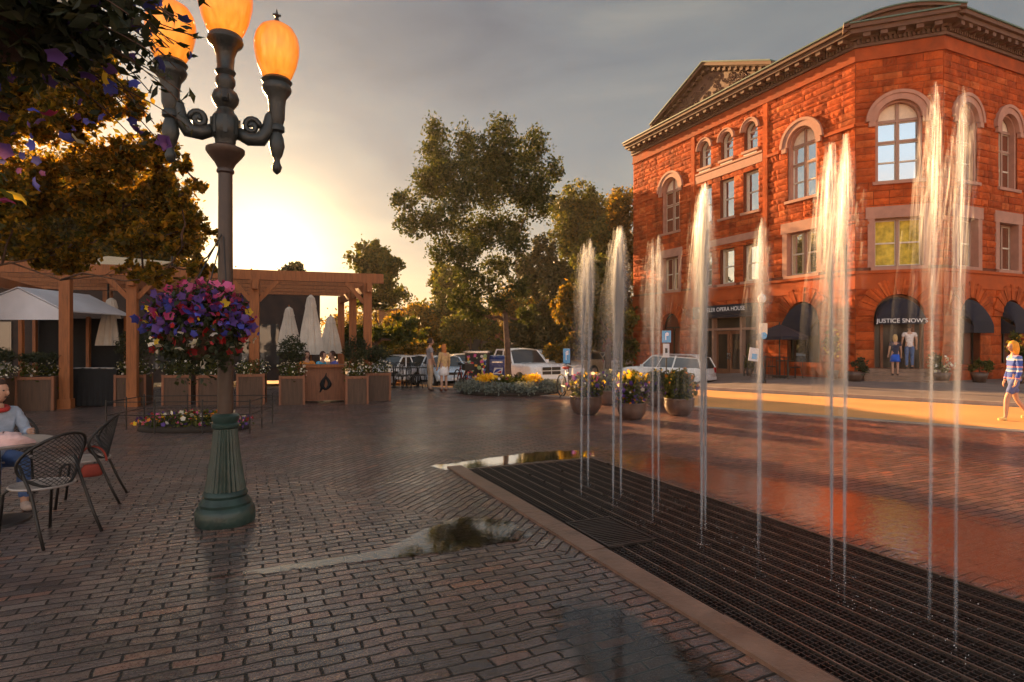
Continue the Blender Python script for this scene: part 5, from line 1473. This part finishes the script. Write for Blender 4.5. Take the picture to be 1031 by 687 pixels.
# doorway couple and the passer-by in stripes
q = FC.p(WCH / 2 - .25, .33, .62); person('blonde woman in cobalt blue skirt climbing the corner entrance steps', tuple(q), face_rz(tuple(-FC.n)), 1.62, top=(.03, .03, .06), legs=(.02, .10, .55), lower='skirt', hair=(.55, .36, .16), hairlen=.12, female=True, sleeves=False)
q = FC.p(WCH / 2 + .32, .6, .25); person('man in white shirt and blue jeans entering the corner doorway', tuple(q), face_rz(tuple(-FC.n)), 1.76, top=(.70, .62, .60), legs=(.08, .14, .30), hair=(.06, .03, .02), sleeves=False)
t = NT('striped_knit'); sp_ = t.add('ShaderNodeSeparateXYZ', {0: objc(t)})
wv = t.math('FRACT', t.math('MULTIPLY', sp_.outputs[2], 4.2))
b = t.add('ShaderNodeBsdfPrincipled', {'Base Color': t.ramp(wv, [(0, (.05, .10, .42)), (.36, (.62, .60, .66)), (.5, (.10, .20, .50)), (.74, (.62, .26, .34)), (.86, (.05, .10, .42))], 'CONSTANT'), 'Roughness': .9})
M['stripes'] = t.done(b.outputs[0])
p = G(1021, 424); person('passer-by with big golden hair and blue striped top at the street edge', tuple(p), face_rz((-.9, .25)), 1.66, top=(.1, .2, .5), stripes=M['stripes'], legs=(.10, .14, .34), lower='shorts', hair=(.85, .36, .04), hairlen=.10, shoes=(.8, .55, .2), stride=1.0, female=True)
# ------------------------------------------------------------------ vehicles
def car(name, label, loc, d, L=4.5, W=1.82, Hh=1.5, pt=(.8, .8, .8), style='hatch', group='cars parked along the street', cat='car'):
    """x along the car, nose at +x"""
    o = thing(name, label, cat, loc, math.atan2(d[1], d[0]), group)
    P = paint('car_paint_%s' % '_'.join('%02d' % int(c * 99) for c in pt), pt)
    zb_, hood, belt = .24, (.92 if Hh < 1.6 else 1.08), (.93 if Hh < 1.6 else 1.10)
    hl = L / 2
    if style == 'sedan': prof = [(-hl, .62), (-hl + .06, belt - .02), (-hl * .60, belt + .03), (-hl * .30, Hh - .03), (hl * .02, Hh), (hl * .20, Hh - .06), (hl * .46, belt + .01), (hl * .82, hood - .08), (hl - .05, hood - .22), (hl, .55)]
    elif style == 'pickup': prof = [(-hl, .7), (-hl + .03, belt - .02), (-hl * .25, belt), (-hl * .18, Hh - .02), (hl * .10, Hh), (hl * .22, Hh - .06), (hl * .42, belt + .02), (hl * .90, hood), (hl - .03, hood - .12), (hl, .6)]
    else: prof = [(-hl, .65), (-hl + .05, belt), (-hl * .88, Hh - .16), (-hl * .74, Hh - .03), (0, Hh), (hl * .18, Hh - .05), (hl * .47, belt + .02), (hl * .84, hood - .03), (hl - .05, hood - .16), (hl, .58)]
    # lower body: rounded section lofted along x ; cabin above the belt tapers inward
    m = MB(); sec = []
    xs_ = sorted(set([-hl, -hl + .04, -hl + .16] + lin(-hl * .9, hl * .9, 16) + [hl - .16, hl - .04, hl]))
    def topz(x):
        for (x0, z0), (x1, z1) in zip(prof, prof[1:]):
            if x0 <= x <= x1: return z0 + (z1 - z0) * (x - x0) / max(1e-6, x1 - x0)
        return .6
    wheels = (-hl * .60, hl * .64); wr = .33 if Hh < 1.6 else .38
    for x in xs_:
        e = min(1, (hl - abs(x)) / .35); w_ = W / 2 * (.86 + .14 * math.sqrt(max(0, e)))
        zt = min(topz(x), belt)
        lo = zb_ + (.14 * (1 - e))
        for xw in wheels:
            if abs(x - xw) < wr + .05: lo = max(lo, .33 + math.sqrt(max(0, (wr + .05) ** 2 - (x - xw) ** 2)) * .95)
        lo = min(lo, zt - .12)
        sec.append([(x, -w_ * .93, zt), (x, -w_, zt - .07), (x, -w_ * 1.01, (zt + lo) / 2), (x, -w_ * .97, lo), (x, 0, lo + .02), (x, w_ * .97, lo), (x, w_ * 1.01, (zt + lo) / 2), (x, w_, zt - .07), (x, w_ * .93, zt), (x, 0, zt + .035 * e)])
    n_ = len(sec[0])
    base_i = 0
    for s_ in sec: m.v += s_
    for i in range(len(sec) - 1):
        for k in range(n_): m.f.append((i * n_ + k, (i + 1) * n_ + k, (i + 1) * n_ + (k + 1) % n_, i * n_ + (k + 1) % n_)); m.mi.append(0)
    m.f.append(tuple(range(n_))); m.mi.append(0); m.f.append(tuple((len(sec) - 1) * n_ + k for k in reversed(range(n_)))); m.mi.append(0)
    m.build('body', P, o, angle=40)
    cab = [(x, z) for x, z in prof if z >= belt - .03]
    x_b0, x_b1 = cab[0][0], [x for x, z in cab if z <= belt + .04][-1] if style != 'x' else cab[-1][0]
    roofp = [(x, z) for x, z in prof if z > belt + .12]
    xr0, xr1 = roofp[0][0], roofp[-1][0]; zr0, zr1 = roofp[0][1], roofp[-1][1]
    i0 = prof.index(roofp[0]) - 1; i1 = prof.index(roofp[-1]) + 1
    xb0, xb1 = prof[i0][0], prof[i1][0]
    wb, wt = W / 2 * .92, W / 2 * .74
    zb2 = belt - .03
    m = MB()
    B = [(xb0, -wb, zb2), (xb1, -wb, zb2), (xb1, wb, zb2), (xb0, wb, zb2)]
    T = [(xr0, -wt, zr0 - .02), (xr1, -wt, zr1 - .02), (xr1, wt, zr1 - .02), (xr0, wt, zr0 - .02)]
    m.hexa(B + T); m.build('window_glass', M['darkglass'] if pt[0] > .3 else M['glass'], o)
    m = MB()                                             # roof skin and pillars in body colour
    rp = [(x, z) for x, z in roofp]; ys = [-wt - .01, -wt * .6, 0, wt * .6, wt + .01]; arc = [-.03, .01, .025, .01, -.03]
    i0_ = len(m.v)
    for x, z in rp:
        for y, a in zip(ys, arc): m.v.append((x, y, z + a + .0))
    for i in range(len(rp) - 1):
        for k in range(4): q = i * 5 + k; m.f.append((q, q + 5, q + 6, q + 1)); m.mi.append(0)
    for sy in (-1, 1):
        for (xa, xt, zt) in ((xb0, xr0, zr0), (xb1, xr1, zr1)):
            m.beam((xa, sy * (wb + .004), zb2), (xt, sy * (wt + .004), zt - .02), .07, .05)
        for f in (.45, .72) if style != 'pickup' else (.5,):
            xa = xb0 + (xb1 - xb0) * f; xt = xr0 + (xr1 - xr0) * (f * 1.05); 
            m.beam((xa, sy * (wb + .004), zb2), (xt, sy * (wt + .006), Hh - .06), .07, .03)
        m.beam((xr0, sy * (wt + .005), zr0 - .03), (xr1, sy * (wt + .005), zr1 - .03), .05, .05)
    m.build('roof', P, o, angle=50)
    for xw in wheels:
        for sy in (-1, 1):
            w_ = MB(); y = sy * (W / 2 - .10)
            w_.tube([(xw, y - .11, wr), (xw, y - .09, wr), (xw, y + .09, wr), (xw, y + .11, wr)], [wr * .9, wr, wr, wr * .9], 24)
            wo = w_.build('wheel', M['tyre'], o, angle=40)
            w_ = MB(); ye = y + sy * .114
            w_.tube([(xw, ye - sy * .02, wr), (xw, ye, wr)], [wr * .62, wr * .58], 20)
            for k in range(5): a = k * 1.2566; w_.beam((xw, ye + sy * .004, wr), (xw + wr * .55 * math.cos(a), ye + sy * .004, wr + wr * .55 * math.sin(a)), .05, .02)
            w_.build('rim', M['rim'], wo, angle=40)
    for sy in (-1, 1):
        m = MB(); m.box((hl - .07, sy * W * .345, .70 if Hh < 1.6 else .82), (.12, .36, .17)); m.build('headlight', M['headlamp'], o)
        m = MB(); m.box((-hl + .05, sy * W * .39, .80 if Hh < 1.6 else .95), (.10, .22, .26)); m.build('taillight', M['taillamp'], o)
        m = MB(); m.box((xb1 - .18, sy * (wb + .10), belt + .07), (.10, .17, .13)); m.build('mirror', P, o)
    m = MB()
    if style == 'pickup':
        for sy in (-1, 1):
            for sz in (0, 1): m.box((hl + .008, sy * .24, .74 + sz * .17), (.03, .42, .13))
    else: m.box((hl + .002, 0, .66), (.04, .75, .12))
    m.build('grille', M['iron'], o)
    for xb_ in (hl - .04, -hl + .05):
        m = MB(); m.box((xb_, 0, .41), (.16, W * .86, .16)); m.build('bumper', P if style != 'pickup' else M['chrome'], o)
    m = MB(); m.box((hl + .05, 0, .42), (.01, .32, .10)); m.build('number_plate', M['headlamp'], o)
    return o
SDn = tuple(SD); SDf = tuple(-SD)
def carloc(px, d, dz=0): x = wx(px, d); return (x, d, gz(x, d) + dz)
car('pickup_truck', 'white pickup truck facing right behind the ash trunk', carloc(520, 26.5), (.55, -.84), 5.2, 1.95, 1.72, (.80, .80, .80), 'pickup', cat='truck')
car('parked_car', 'white van like car behind the pickup truck', carloc(549, 35), (.6, -.8), 4.6, 1.85, 1.72, (.80, .79, .78))
car('parked_car', 'tan sport utility car under the left blue sign', carloc(571, 36.5), (-.8, -.6), 4.7, 1.86, 1.74, (.34, .25, .16))
car('parked_car', 'white hatchback parked in front of the opera house', carloc(671, 30.0), SDn, 4.5, 1.82, 1.58, (.82, .82, .82))
car('parked_car', 'far white car seen between the left stone pots', carloc(610, 41), (-.9, -.4), 4.5, 1.8, 1.5, (.80, .79, .76), 'sedan')
car('parked_car', 'white sedan behind the black chairs, leftmost of the row', carloc(401, 31), (-.5, -.86), 4.5, 1.8, 1.5, (.78, .76, .72), 'sedan')
car('parked_car', 'silver sedan behind the black chairs beside the standing man', carloc(424, 31.5), (-.5, -.86), 4.5, 1.8, 1.5, (.55, .56, .58), 'sedan')
car('parked_car', 'pale blue sedan between the couple and the kiosk', carloc(447, 30.5), (.35, -.94), 4.5, 1.8, 1.48, (.45, .55, .66), 'sedan')
car('parked_car', 'white sedan just left of the sticker kiosk', carloc(466, 34.5), (.45, -.9), 4.5, 1.8, 1.5, (.80, .79, .76), 'sedan')

# ------------------------------------------------------------------ street furniture
k_ = at(481, 22.0)
kb = thing('poster_kiosk', 'dark kiosk box plastered with bright stickers and flyers', 'kiosk', tuple(k_), R(-8))
m = MB(); m.box((0, 0, .70), (.82, .62, 1.16)); m.build('cabinet', M['iron'], kb)
m = MB(); m.box((0, 0, 1.32), (.92, .72, .07)); m.build('top', M['chrome'], kb)
for sx in (-1, 1):
    for sy in (-1, 1): m = MB(); m.box((sx * .36, sy * .26, .06), (.06, .06, .12)); m.build('foot', M['iron'], kb)
stk = [cloth('sticker_%d' % i, c) for i, c in enumerate([(.6, .05, .05), (.7, .65, .6), (.75, .35, .05), (.08, .15, .4), (.05, .05, .05), (.3, .4, .2), (.55, .1, .25), (.7, .55, .1)])]
m = MB()
for i in range(95):
    w_, h_ = rng.uniform(.05, .15), rng.uniform(.05, .13); o_ = .001 + i * .00012; a = rng.uniform(-.25, .25)
    if i % 3: c = Vector((rng.uniform(-.36, .36), -.31 - o_, rng.uniform(.2, 1.2))); ax = Vector((1, 0, 0))
    else: c = Vector((-.41 - o_, rng.uniform(-.26, .26), rng.uniform(.2, 1.2))); ax = Vector((0, -1, 0))
    ux = ax * math.cos(a) + Vector((0, 0, 1)) * math.sin(a); uz = Vector((0, 0, 1)) * math.cos(a) - ax * math.sin(a)
    if i % 4 == 1: m.face([c + ux * math.cos(t_) * w_ * .5 + uz * math.sin(t_) * w_ * .5 for t_ in np.linspace(0, 6.283, 13)[:-1]], i % 8)
    else: m.face([c - ux * w_ / 2 - uz * h_ / 2, c + ux * w_ / 2 - uz * h_ / 2, c + ux * w_ / 2 + uz * h_ / 2, c - ux * w_ / 2 + uz * h_ / 2], i % 8)
m.build('stickers', stk, kb)
k_ = at(501.5, 22.3)
mb_ = thing('mail_box', 'blue collection mailbox with a white eagle emblem beside the kiosk', 'mailbox', tuple(k_), R(-6))
m = MB(); W2 = .30
prof = [(-.26, .14), (.26, .14), (.26, 1.0)] + [(.26 * math.cos(a), 1.0 + .20 * math.sin(a)) for a in np.linspace(.2, math.pi - .2, 9)] + [(-.26, 1.0)]
m.face([(-W2, y, z) for y, z in prof][::-1]); m.face([(W2, y, z) for y, z in prof])
for i in range(len(prof)):
    a, b = prof[i], prof[(i + 1) % len(prof)]; m.face([(-W2, a[0], a[1]), (W2, a[0], a[1]), (W2, b[0], b[1]), (-W2, b[0], b[1])])
m.build('body', paint('mail_blue', (.012, .03, .16)), mb_)
for sx in (-1, 1):
    for sy in (-1, 1): m = MB(); m.box((sx * .25, sy * .2, .07), (.06, .06, .145)); m.build('leg', M['iron'], mb_)
m = MB(); m.face([(-.16, -.264, .50), (.17, -.264, .50), (.22, -.264, .74), (-.11, -.264, .74)])
m.build('emblem', M['white'], mb_)
m = MB()
m.face([(-.12, -.267, .53), (.02, -.267, .60), (.17, -.267, .70), (-.02, -.267, .69), (-.09, -.267, .63)], 0); m.face([(-.02, -.267, .54), (.15, -.267, .54), (.17, -.267, .64), (.08, -.267, .60)], 1)
m.build('eagle', [paint('eagle_blue', (.02, .04, .3)), paint('eagle_red', (.4, .03, .05))], bpy.data.objects['emblem.001'] if 'emblem.001' in bpy.data.objects else mb_)
m = MB(); m.box((0, -.255, .95), (.40, .03, .05)); m.build('handle', M['chrome'], mb_)
def bicycle(label, loc, d, frame, lean=R(8), bag=None):
    o = thing('bicycle', label, 'bicycle', loc, math.atan2(d[1], d[0]), 'bicycles parked on the plaza'); 
    fm = paint('bike_paint_%d' % int(frame[0] * 99 + frame[1] * 9), frame)
    for x in (-.52, .52):
        m = MB(); m.tube([(x + .33 * math.cos(a), 0, .34 + .33 * math.sin(a)) for a in np.linspace(0, 6.2832, 29)], .022, 6, cap=False)
        wo = m.build('wheel', M['tyre'], o, smooth=True)
        m = MB()
        for k in range(9): a = k * math.pi / 9; m.tube([(x + .32 * math.cos(a), 0, .34 + .32 * math.sin(a)), (x - .32 * math.cos(a), 0, .34 - .32 * math.sin(a))], .003, 3)
        m.build('spoke', M['chrome'], wo)
    m = MB()
    for a, b in (((-.52, 0, .34), (-.08, 0, .30)), ((-.52, 0, .34), (-.22, 0, .80)), ((-.08, 0, .30), (-.22, 0, .82)), ((-.08, 0, .30), (.34, 0, .70)), ((-.20, 0, .72), (.32, 0, .80)), ((.30, 0, .92), (.36, 0, .65)), ((.36, 0, .65), (.52, 0, .34))): m.tube([a, b], .02, 8)
    m.build('frame', fm, o, smooth=True)
    m = MB(); m.tube([(.18, -.30, .98), (.28, -.2, 1.0), (.30, 0, .95), (.28, .2, 1.0), (.18, .30, .98)], .014, 8); m.build('handlebar', M['chrome'], o, smooth=True)
    m = MB(); m.lathe([(.02, .84), (.12, .86), (.13, .90), (.09, .925)], (-.24, 0, 0), n=14, sy=.65, sx=1.1); m.build('saddle', cloth('saddle_%d' % int(frame[1] * 99), (.35, .03, .02) if bag else (.02, .02, .02)), o, smooth=True)
    m = MB(); m.tube([(-.08, -.08, .30), (-.08, .08, .30)], [.09, .09], 14); m.tube([(-.08, -.02, .30), (-.30, -.17, .0)], .012, 6); m.build('crank', M['iron'], o)
    m = MB(); m.box((.50, 0, .80), (.28, .36, .22)); m.build('basket', M['white'] if bag else M['iron'], o)
    return o
bicycle('white bicycle with red saddle beside the leftmost stone pot', carloc(573, 17.6), (.35, -.94), (.72, .70, .68), bag=1)
bicycle('dark red bicycle leaning by the left side of the sticker kiosk', carloc(466, 21.0), (.45, -.89), (.22, .03, .03))
# black cafe tables and chairs at the far side of the plaza
dcs = None
spots = [(392, 21.5, .3), (399, 22.5, 2.2), (405, 21.2, 4.0), (412, 22.3, 1.2), (418, 21.4, 5.2), (424, 22.0, 3.1)]
whr = ['leftmost black bistro chair beside the shaded planter', 'second black bistro chair from the shaded planter', 'third black bistro chair from the shaded planter', 'fourth black bistro chair from the shaded planter', 'second black bistro chair left of the standing man', 'black bistro chair nearest the standing man']
for i, (px, d, a) in enumerate(spots):
    if dcs is None:
        dcs = thing('bistro_chair', whr[i], 'chair', carloc(px, d), a, 'black chairs at the far cafe')
        m = MB(); m.lathe([(.2, .44), (.21, .46), (.19, .475)], n=20); m.build('seat', M['iron'], dcs)
        m = MB(); m.tube([(-.19, -.2, .46), (-.19, -.24, .85), (-.1, -.25, .93), (.1, -.25, .93), (.19, -.24, .85), (.19, -.2, .46)], .014, 6)
        for x in (-.1, -.03, .04, .11): m.tube([(x, -.2, .47), (x, -.25, .92)], .009, 5)
        m.build('backrest', M['iron'], dcs)
        for sx in (-1, 1):
            for sy in (-1, 1): m = MB(); m.tube([(sx * .15, sy * .15, .45), (sx * .2, sy * .22, 0)], .014, 6); m.build('leg', M['iron'], dcs)
    else: dup(dcs, carloc(px, d), a, whr[i])
for i, (px, d, lb) in enumerate(((396, 21.9, 'left small black bistro table among the far chairs'), (409, 21.8, 'middle small black bistro table among the far chairs'), (421, 22.4, 'right small black bistro table beside the standing man'))):
    o = thing('bistro_table', lb, 'table', carloc(px, d), 0, 'black tables at the far cafe')
    m = MB(); m.lathe([(.34, .72), (.35, .735), (.34, .75)], n=24); m.build('table_top', M['iron'], o)
    m = MB(); m.tube([(0, 0, 0), (0, 0, .72)], .025, 8); m.lathe([(.22, 0), (.2, .02), (.04, .05)], n=16); m.build('pedestal', M['iron'], o)

def sign(px, d, z0, z1, wpx, label, lower=False):
    o = thing('street_sign', label, 'sign', carloc(px, d), 0, 'blue parking signs'); zb_ = o.location.z
    w_ = wpx / F_PX * d
    m = MB(); m.tube([(0, .03, 0), (0, .03, z1 - zb_ + .05)], .028, 8); m.build('post', M['iron'], o)
    m = MB(); m.box((0, 0, (z0 + z1) / 2 - zb_), (w_, .02, z1 - z0)); p_ = m.build('panel', paint('sign_blue', (.03, .30, .62)), o)
    m = MB(); h = z1 - z0
    m.box((-w_ * .08, -.013, (z0 + z1) / 2 - zb_), (w_ * .10, .004, h * .55)); m.box((w_ * .06, -.0125, z0 + h * .62 - zb_), (w_ * .2, .003, h * .10)); m.box((w_ * .06, -.0125, z0 + h * .78 - zb_), (w_ * .2, .003, h * .10)); m.box((w_ * .18, -.013, z0 + h * .70 - zb_), (w_ * .08, .004, h * .22))
    m.build('marking', M['lettering'], p_)
    if lower:
        m = MB(); m.box((-.01, 0, z0 - .36 - zb_), (w_ * .7, .018, .62)); q_ = m.build('lower_panel', M['white'], o)
        m = MB(); m.box((-.01, -.011, z0 - .36 - zb_), (w_ * .28, .004, .22)); m.build('marking', M['iron'], q_)
sign(570.5, 31, wz(366, 31), wz(351, 31), 7, 'small blue sign above the tan sport utility car')
sign(671, 26.5, wz(345, 26.5), wz(333, 26.5), 9, 'blue sign with white lower panel in front of the left archway', True)
# slim lamp post with one white globe, banner and notices
k_ = at(767, 22.5)
lp = thing('lamp_post', 'dark slim lamp post with one white globe and small notices by the street', 'lamp post', (k_.x, k_.y, .116))
zb_ = lp.location.z; zt = wz(297, 22.5)
m = MB(); m.lathe([(.16, 0), (.16, .10), (.12, .14), (.10, .5), (.065, .62), (.05, .7), (.045, zt - zb_ - .42), (.08, zt - zb_ - .40), (.09, zt - zb_ - .34), (.05, zt - zb_ - .30)], n=18); m.build('pole', M['iron'], lp, angle=40)
m = MB(); m.lathe([(.06, 0), (.13, .08), (.155, .18), (.13, .28), (.05, .35), (.012, .42)], (0, 0, zt - zb_ - .32), n=20); m.build('globe', M['white'], lp, smooth=True)
m = MB(); m.box((.03, -.07, wz(331, 22.5) - zb_), (.30, .02, .42)); p_ = m.build('notice', M['blind'], lp)
m = MB(); m.lathe([(.13, -.004), (.13, .004)], n=24); q_ = m.build('symbol', paint('sign_blue', (.03, .30, .62)), p_); q_.matrix_local = Matrix.Translation((.03, -.087, wz(338, 22.5) - zb_)) @ Matrix.Rotation(R(90), 4, 'X')
m = MB(); m.box((-.32, -.06, wz(357, 22.5) - zb_), (.38, .02, .50), mat=Matrix.Rotation(R(8), 3, 'Y')); p_ = m.build('notice', M['white'], lp)
m = MB(); m.box((-.30, -.075, wz(359, 22.5) - zb_), (.22, .006, .20), mat=Matrix.Rotation(R(8), 3, 'Y')); m.build('symbol', paint('sign_blue', (.03, .30, .62)), p_)
m = MB(); m.tube([(-.34, -.03, wz(349, 22.5) - zb_), (0, 0, wz(349, 22.5) - zb_)], .012, 6); m.build('bracket', M['iron'], lp)
# open navy umbrella, fence, table and bushes before the facade
u_ = FL.p(2.35, .116, 1.7)
um = thing('patio_umbrella', 'open navy umbrella over the fenced seats by the sandstone wall', 'umbrella', tuple(u_), TH)
m = MB(); n = 8; rr = 1.15; zt = 2.35; ze = 1.80
ring = [(rr * math.cos(math.pi * 2 * i / n), rr * math.sin(math.pi * 2 * i / n)) for i in range(n)]
for i in range(n):
    a, b = ring[i], ring[(i + 1) % n]; mid = ((a[0] + b[0]) / 2 * .98, (a[1] + b[1]) / 2 * .98)
    for p_, q_ in ((a, mid), (mid, b)):
        h1 = [(p_[0] * .5, p_[1] * .5, (zt + ze) / 2 + .03), (q_[0] * .5, q_[1] * .5, (zt + ze) / 2 + .03)]
        m.face([(0, 0, zt), h1[0], h1[1]]); m.face([h1[0], (p_[0], p_[1], ze), (q_[0], q_[1], ze), h1[1]]); m.face([(p_[0], p_[1], ze), (p_[0], p_[1], ze - .14), (q_[0], q_[1], ze - .14), (q_[0], q_[1], ze)])
m.build('canopy', M['navy'], um)
m = MB(); m.tube([(0, 0, 0), (0, 0, zt + .08)], .03, 8); m.build('pole', M['iron'], um)
m = MB(); m.lathe([(.3, 0), (.3, .06), (.05, .1)], n=18); m.build('base', M['iron'], um)
def rail(s0, s1, o, label):
    a, b = FL.p(s0, .116, o), FL.p(s1, .116, o)
    r = thing('iron_fence', label, 'fence', tuple(a)); n = 12
    m = MB()
    for i in range(n + 1): q = a.lerp(b, i / n); m.tube([q, q + Vector((0, 0, .95))], .012 if i % 6 else .025, 6)
    for z in (.12, .9): m.tube([a + Vector((0, 0, z)), b + Vector((0, 0, z))], .016, 6)
    m.build('rail_panel', M['iron'], r, world=True)
rail(3.6, 1.2, 2.5, 'black iron rail fence below the open navy umbrella')
tt = FL.p(2.9, .116, 1.5)
for i, (s_, o_, lb) in enumerate(((3.0, 1.5, 'dark chair left of the pole under the open navy umbrella'), (1.7, 1.5, 'dark chair right of the pole under the open navy umbrella'))):
    p_ = FL.p(s_, .116, o_); dup(dcs, tuple(p_), TH + 1.57 * (1 if i else -1), lb, 'dark chairs under the navy umbrella')
o = thing('bistro_table', 'dark bistro table under the open navy umbrella', 'table', tuple(FL.p(2.35, .116, 1.35)))
m = MB(); m.lathe([(.34, .72), (.35, .735), (.34, .75)], n=24); m.build('table_top', M['iron'], o)
m = MB(); m.tube([(.1, 0, 0), (.1, 0, .72)], .025, 8); m.build('pedestal', M['iron'], o)
def shrub(p, h, r, label, conical=False, name='potted_shrub', pot_=True, mat='leaf', blooms=None, stem=0):
    o = thing(name, label, 'plant', tuple(p), 0, 'potted plants along the opera house'); z = 0
    if pot_:
        m = MB(); z = .38; m.lathe([(r * .5, 0), (r * .62, .2), (r * .75, z), (r * .66, z)], n=20); m.build('pot', M['terracotta'], o, smooth=True)
    m = MB(); m.tube([(0, 0, z * .5), (0.02, 0, z + stem + h * .6)], .02, 6); m.build('stem', M['bark'], o)
    n = 700
    if conical:
        zz = npr.random(n) ** 1.5; a = npr.random(n) * 6.283; rr = r * (1 - zz) * npr.uniform(.6, 1.05, n)
        pts = np.stack([rr * np.cos(a), rr * np.sin(a), z + zz * h], 1)
    else: pts = clumps([((0, 0, z + stem + h / 2), (r, r, h / 2))], n / (r * h / 2), 7, .35)
    scatter_mesh('foliage', pts, .10, M[mat], o)
    if blooms: scatter_mesh('blossom', blob(50, (0, 0, z + stem + h / 2), (r * 1.05, r * 1.05, h / 2), .85), .10, M[blooms], o, petals=True)
z = .116
shrub(FL.p(3.9, z, 1.9), 1.1, .22, 'narrow conical evergreen beside the iron fence', True)
shrub(FL.p(.35, z, .9), 1.3, .32, 'upright leafy plant on a stem left of the corner steps', stem=.5, blooms='yellow')
shrub(FC.p(-.25, z, 1.35), .45, .48, 'low green shrub at the left foot of the corner steps', mat='leafdark')
shrub(FC.p(2.75, z, .9), .7, .45, 'pale flowered shrub just right of the corner steps', blooms='whitef')
shrub(FR.p(.5, z, 1.0), .7, .40, 'round green shrub at the right corner of the building')
shrub(FR.p(1.0, z, 2.0), .9, .35, 'tall stemmed plant before the first right awning', stem=.6, blooms='yellow')
shrub(FR.p(3.1, z, 1.0), .8, .45, 'green shrub between the two right awnings', mat='leafdark')
shrub(FR.p(2.2, z, 2.4), .35, .5, 'low spreading shrub below the first right awning')
for i, (s_, o_, lb) in enumerate(((2.3, 1.3, 'dark chair under the first right awning'), (3.9, 1.4, 'dark chair under the second right awning'), (4.9, 1.6, 'dark chair at the far right of the facade'))):
    dup(dcs, tuple(FR.p(s_, z, o_)), 1 + i * 1.9, lb, 'dark chairs under the right awnings')
# shop row far behind the trees
sh_ = thing('far_shop', 'low rust red shop building glimpsed behind the street trees', 'building', (wx(520, 56), 56, -.5))
m = MB(); m.box((0, 2, 2.6), (26, 4, 5.2)); m.build('wall', plain('rust_wall', (.22, .085, .04), .85, var=.3, scale=.5), sh_)
m = MB(); m.box((0, 1.95, 5.28), (26.4, 4.4, .16)); m.build('roof', M['cornice'], sh_)
for i in range(7):
    m = MB(); m.box((-10.5 + i * 3.5, -.02, 1.7), (2.2, .06, 2.1)); m.build('window', M['darkglass'], sh_)

# ------------------------------------------------------------------ warm evening air
t = NT('evening_air')
pv = t.add('ShaderNodeVolumePrincipled', {'Color': (1, .86, .68, 1), 'Density': .0005, 'Anisotropy': .55})
t.t.links.new(pv.outputs[0], t.out.inputs[1])
m = MB(); m.box((0, 0, 9.5), (500, 500, 22)); hz = m.build('haze', t.m); tag(hz, kind='stuff')
sc.cycles.volume_bounces = 0; sc.cycles.volume_step_rate = 4
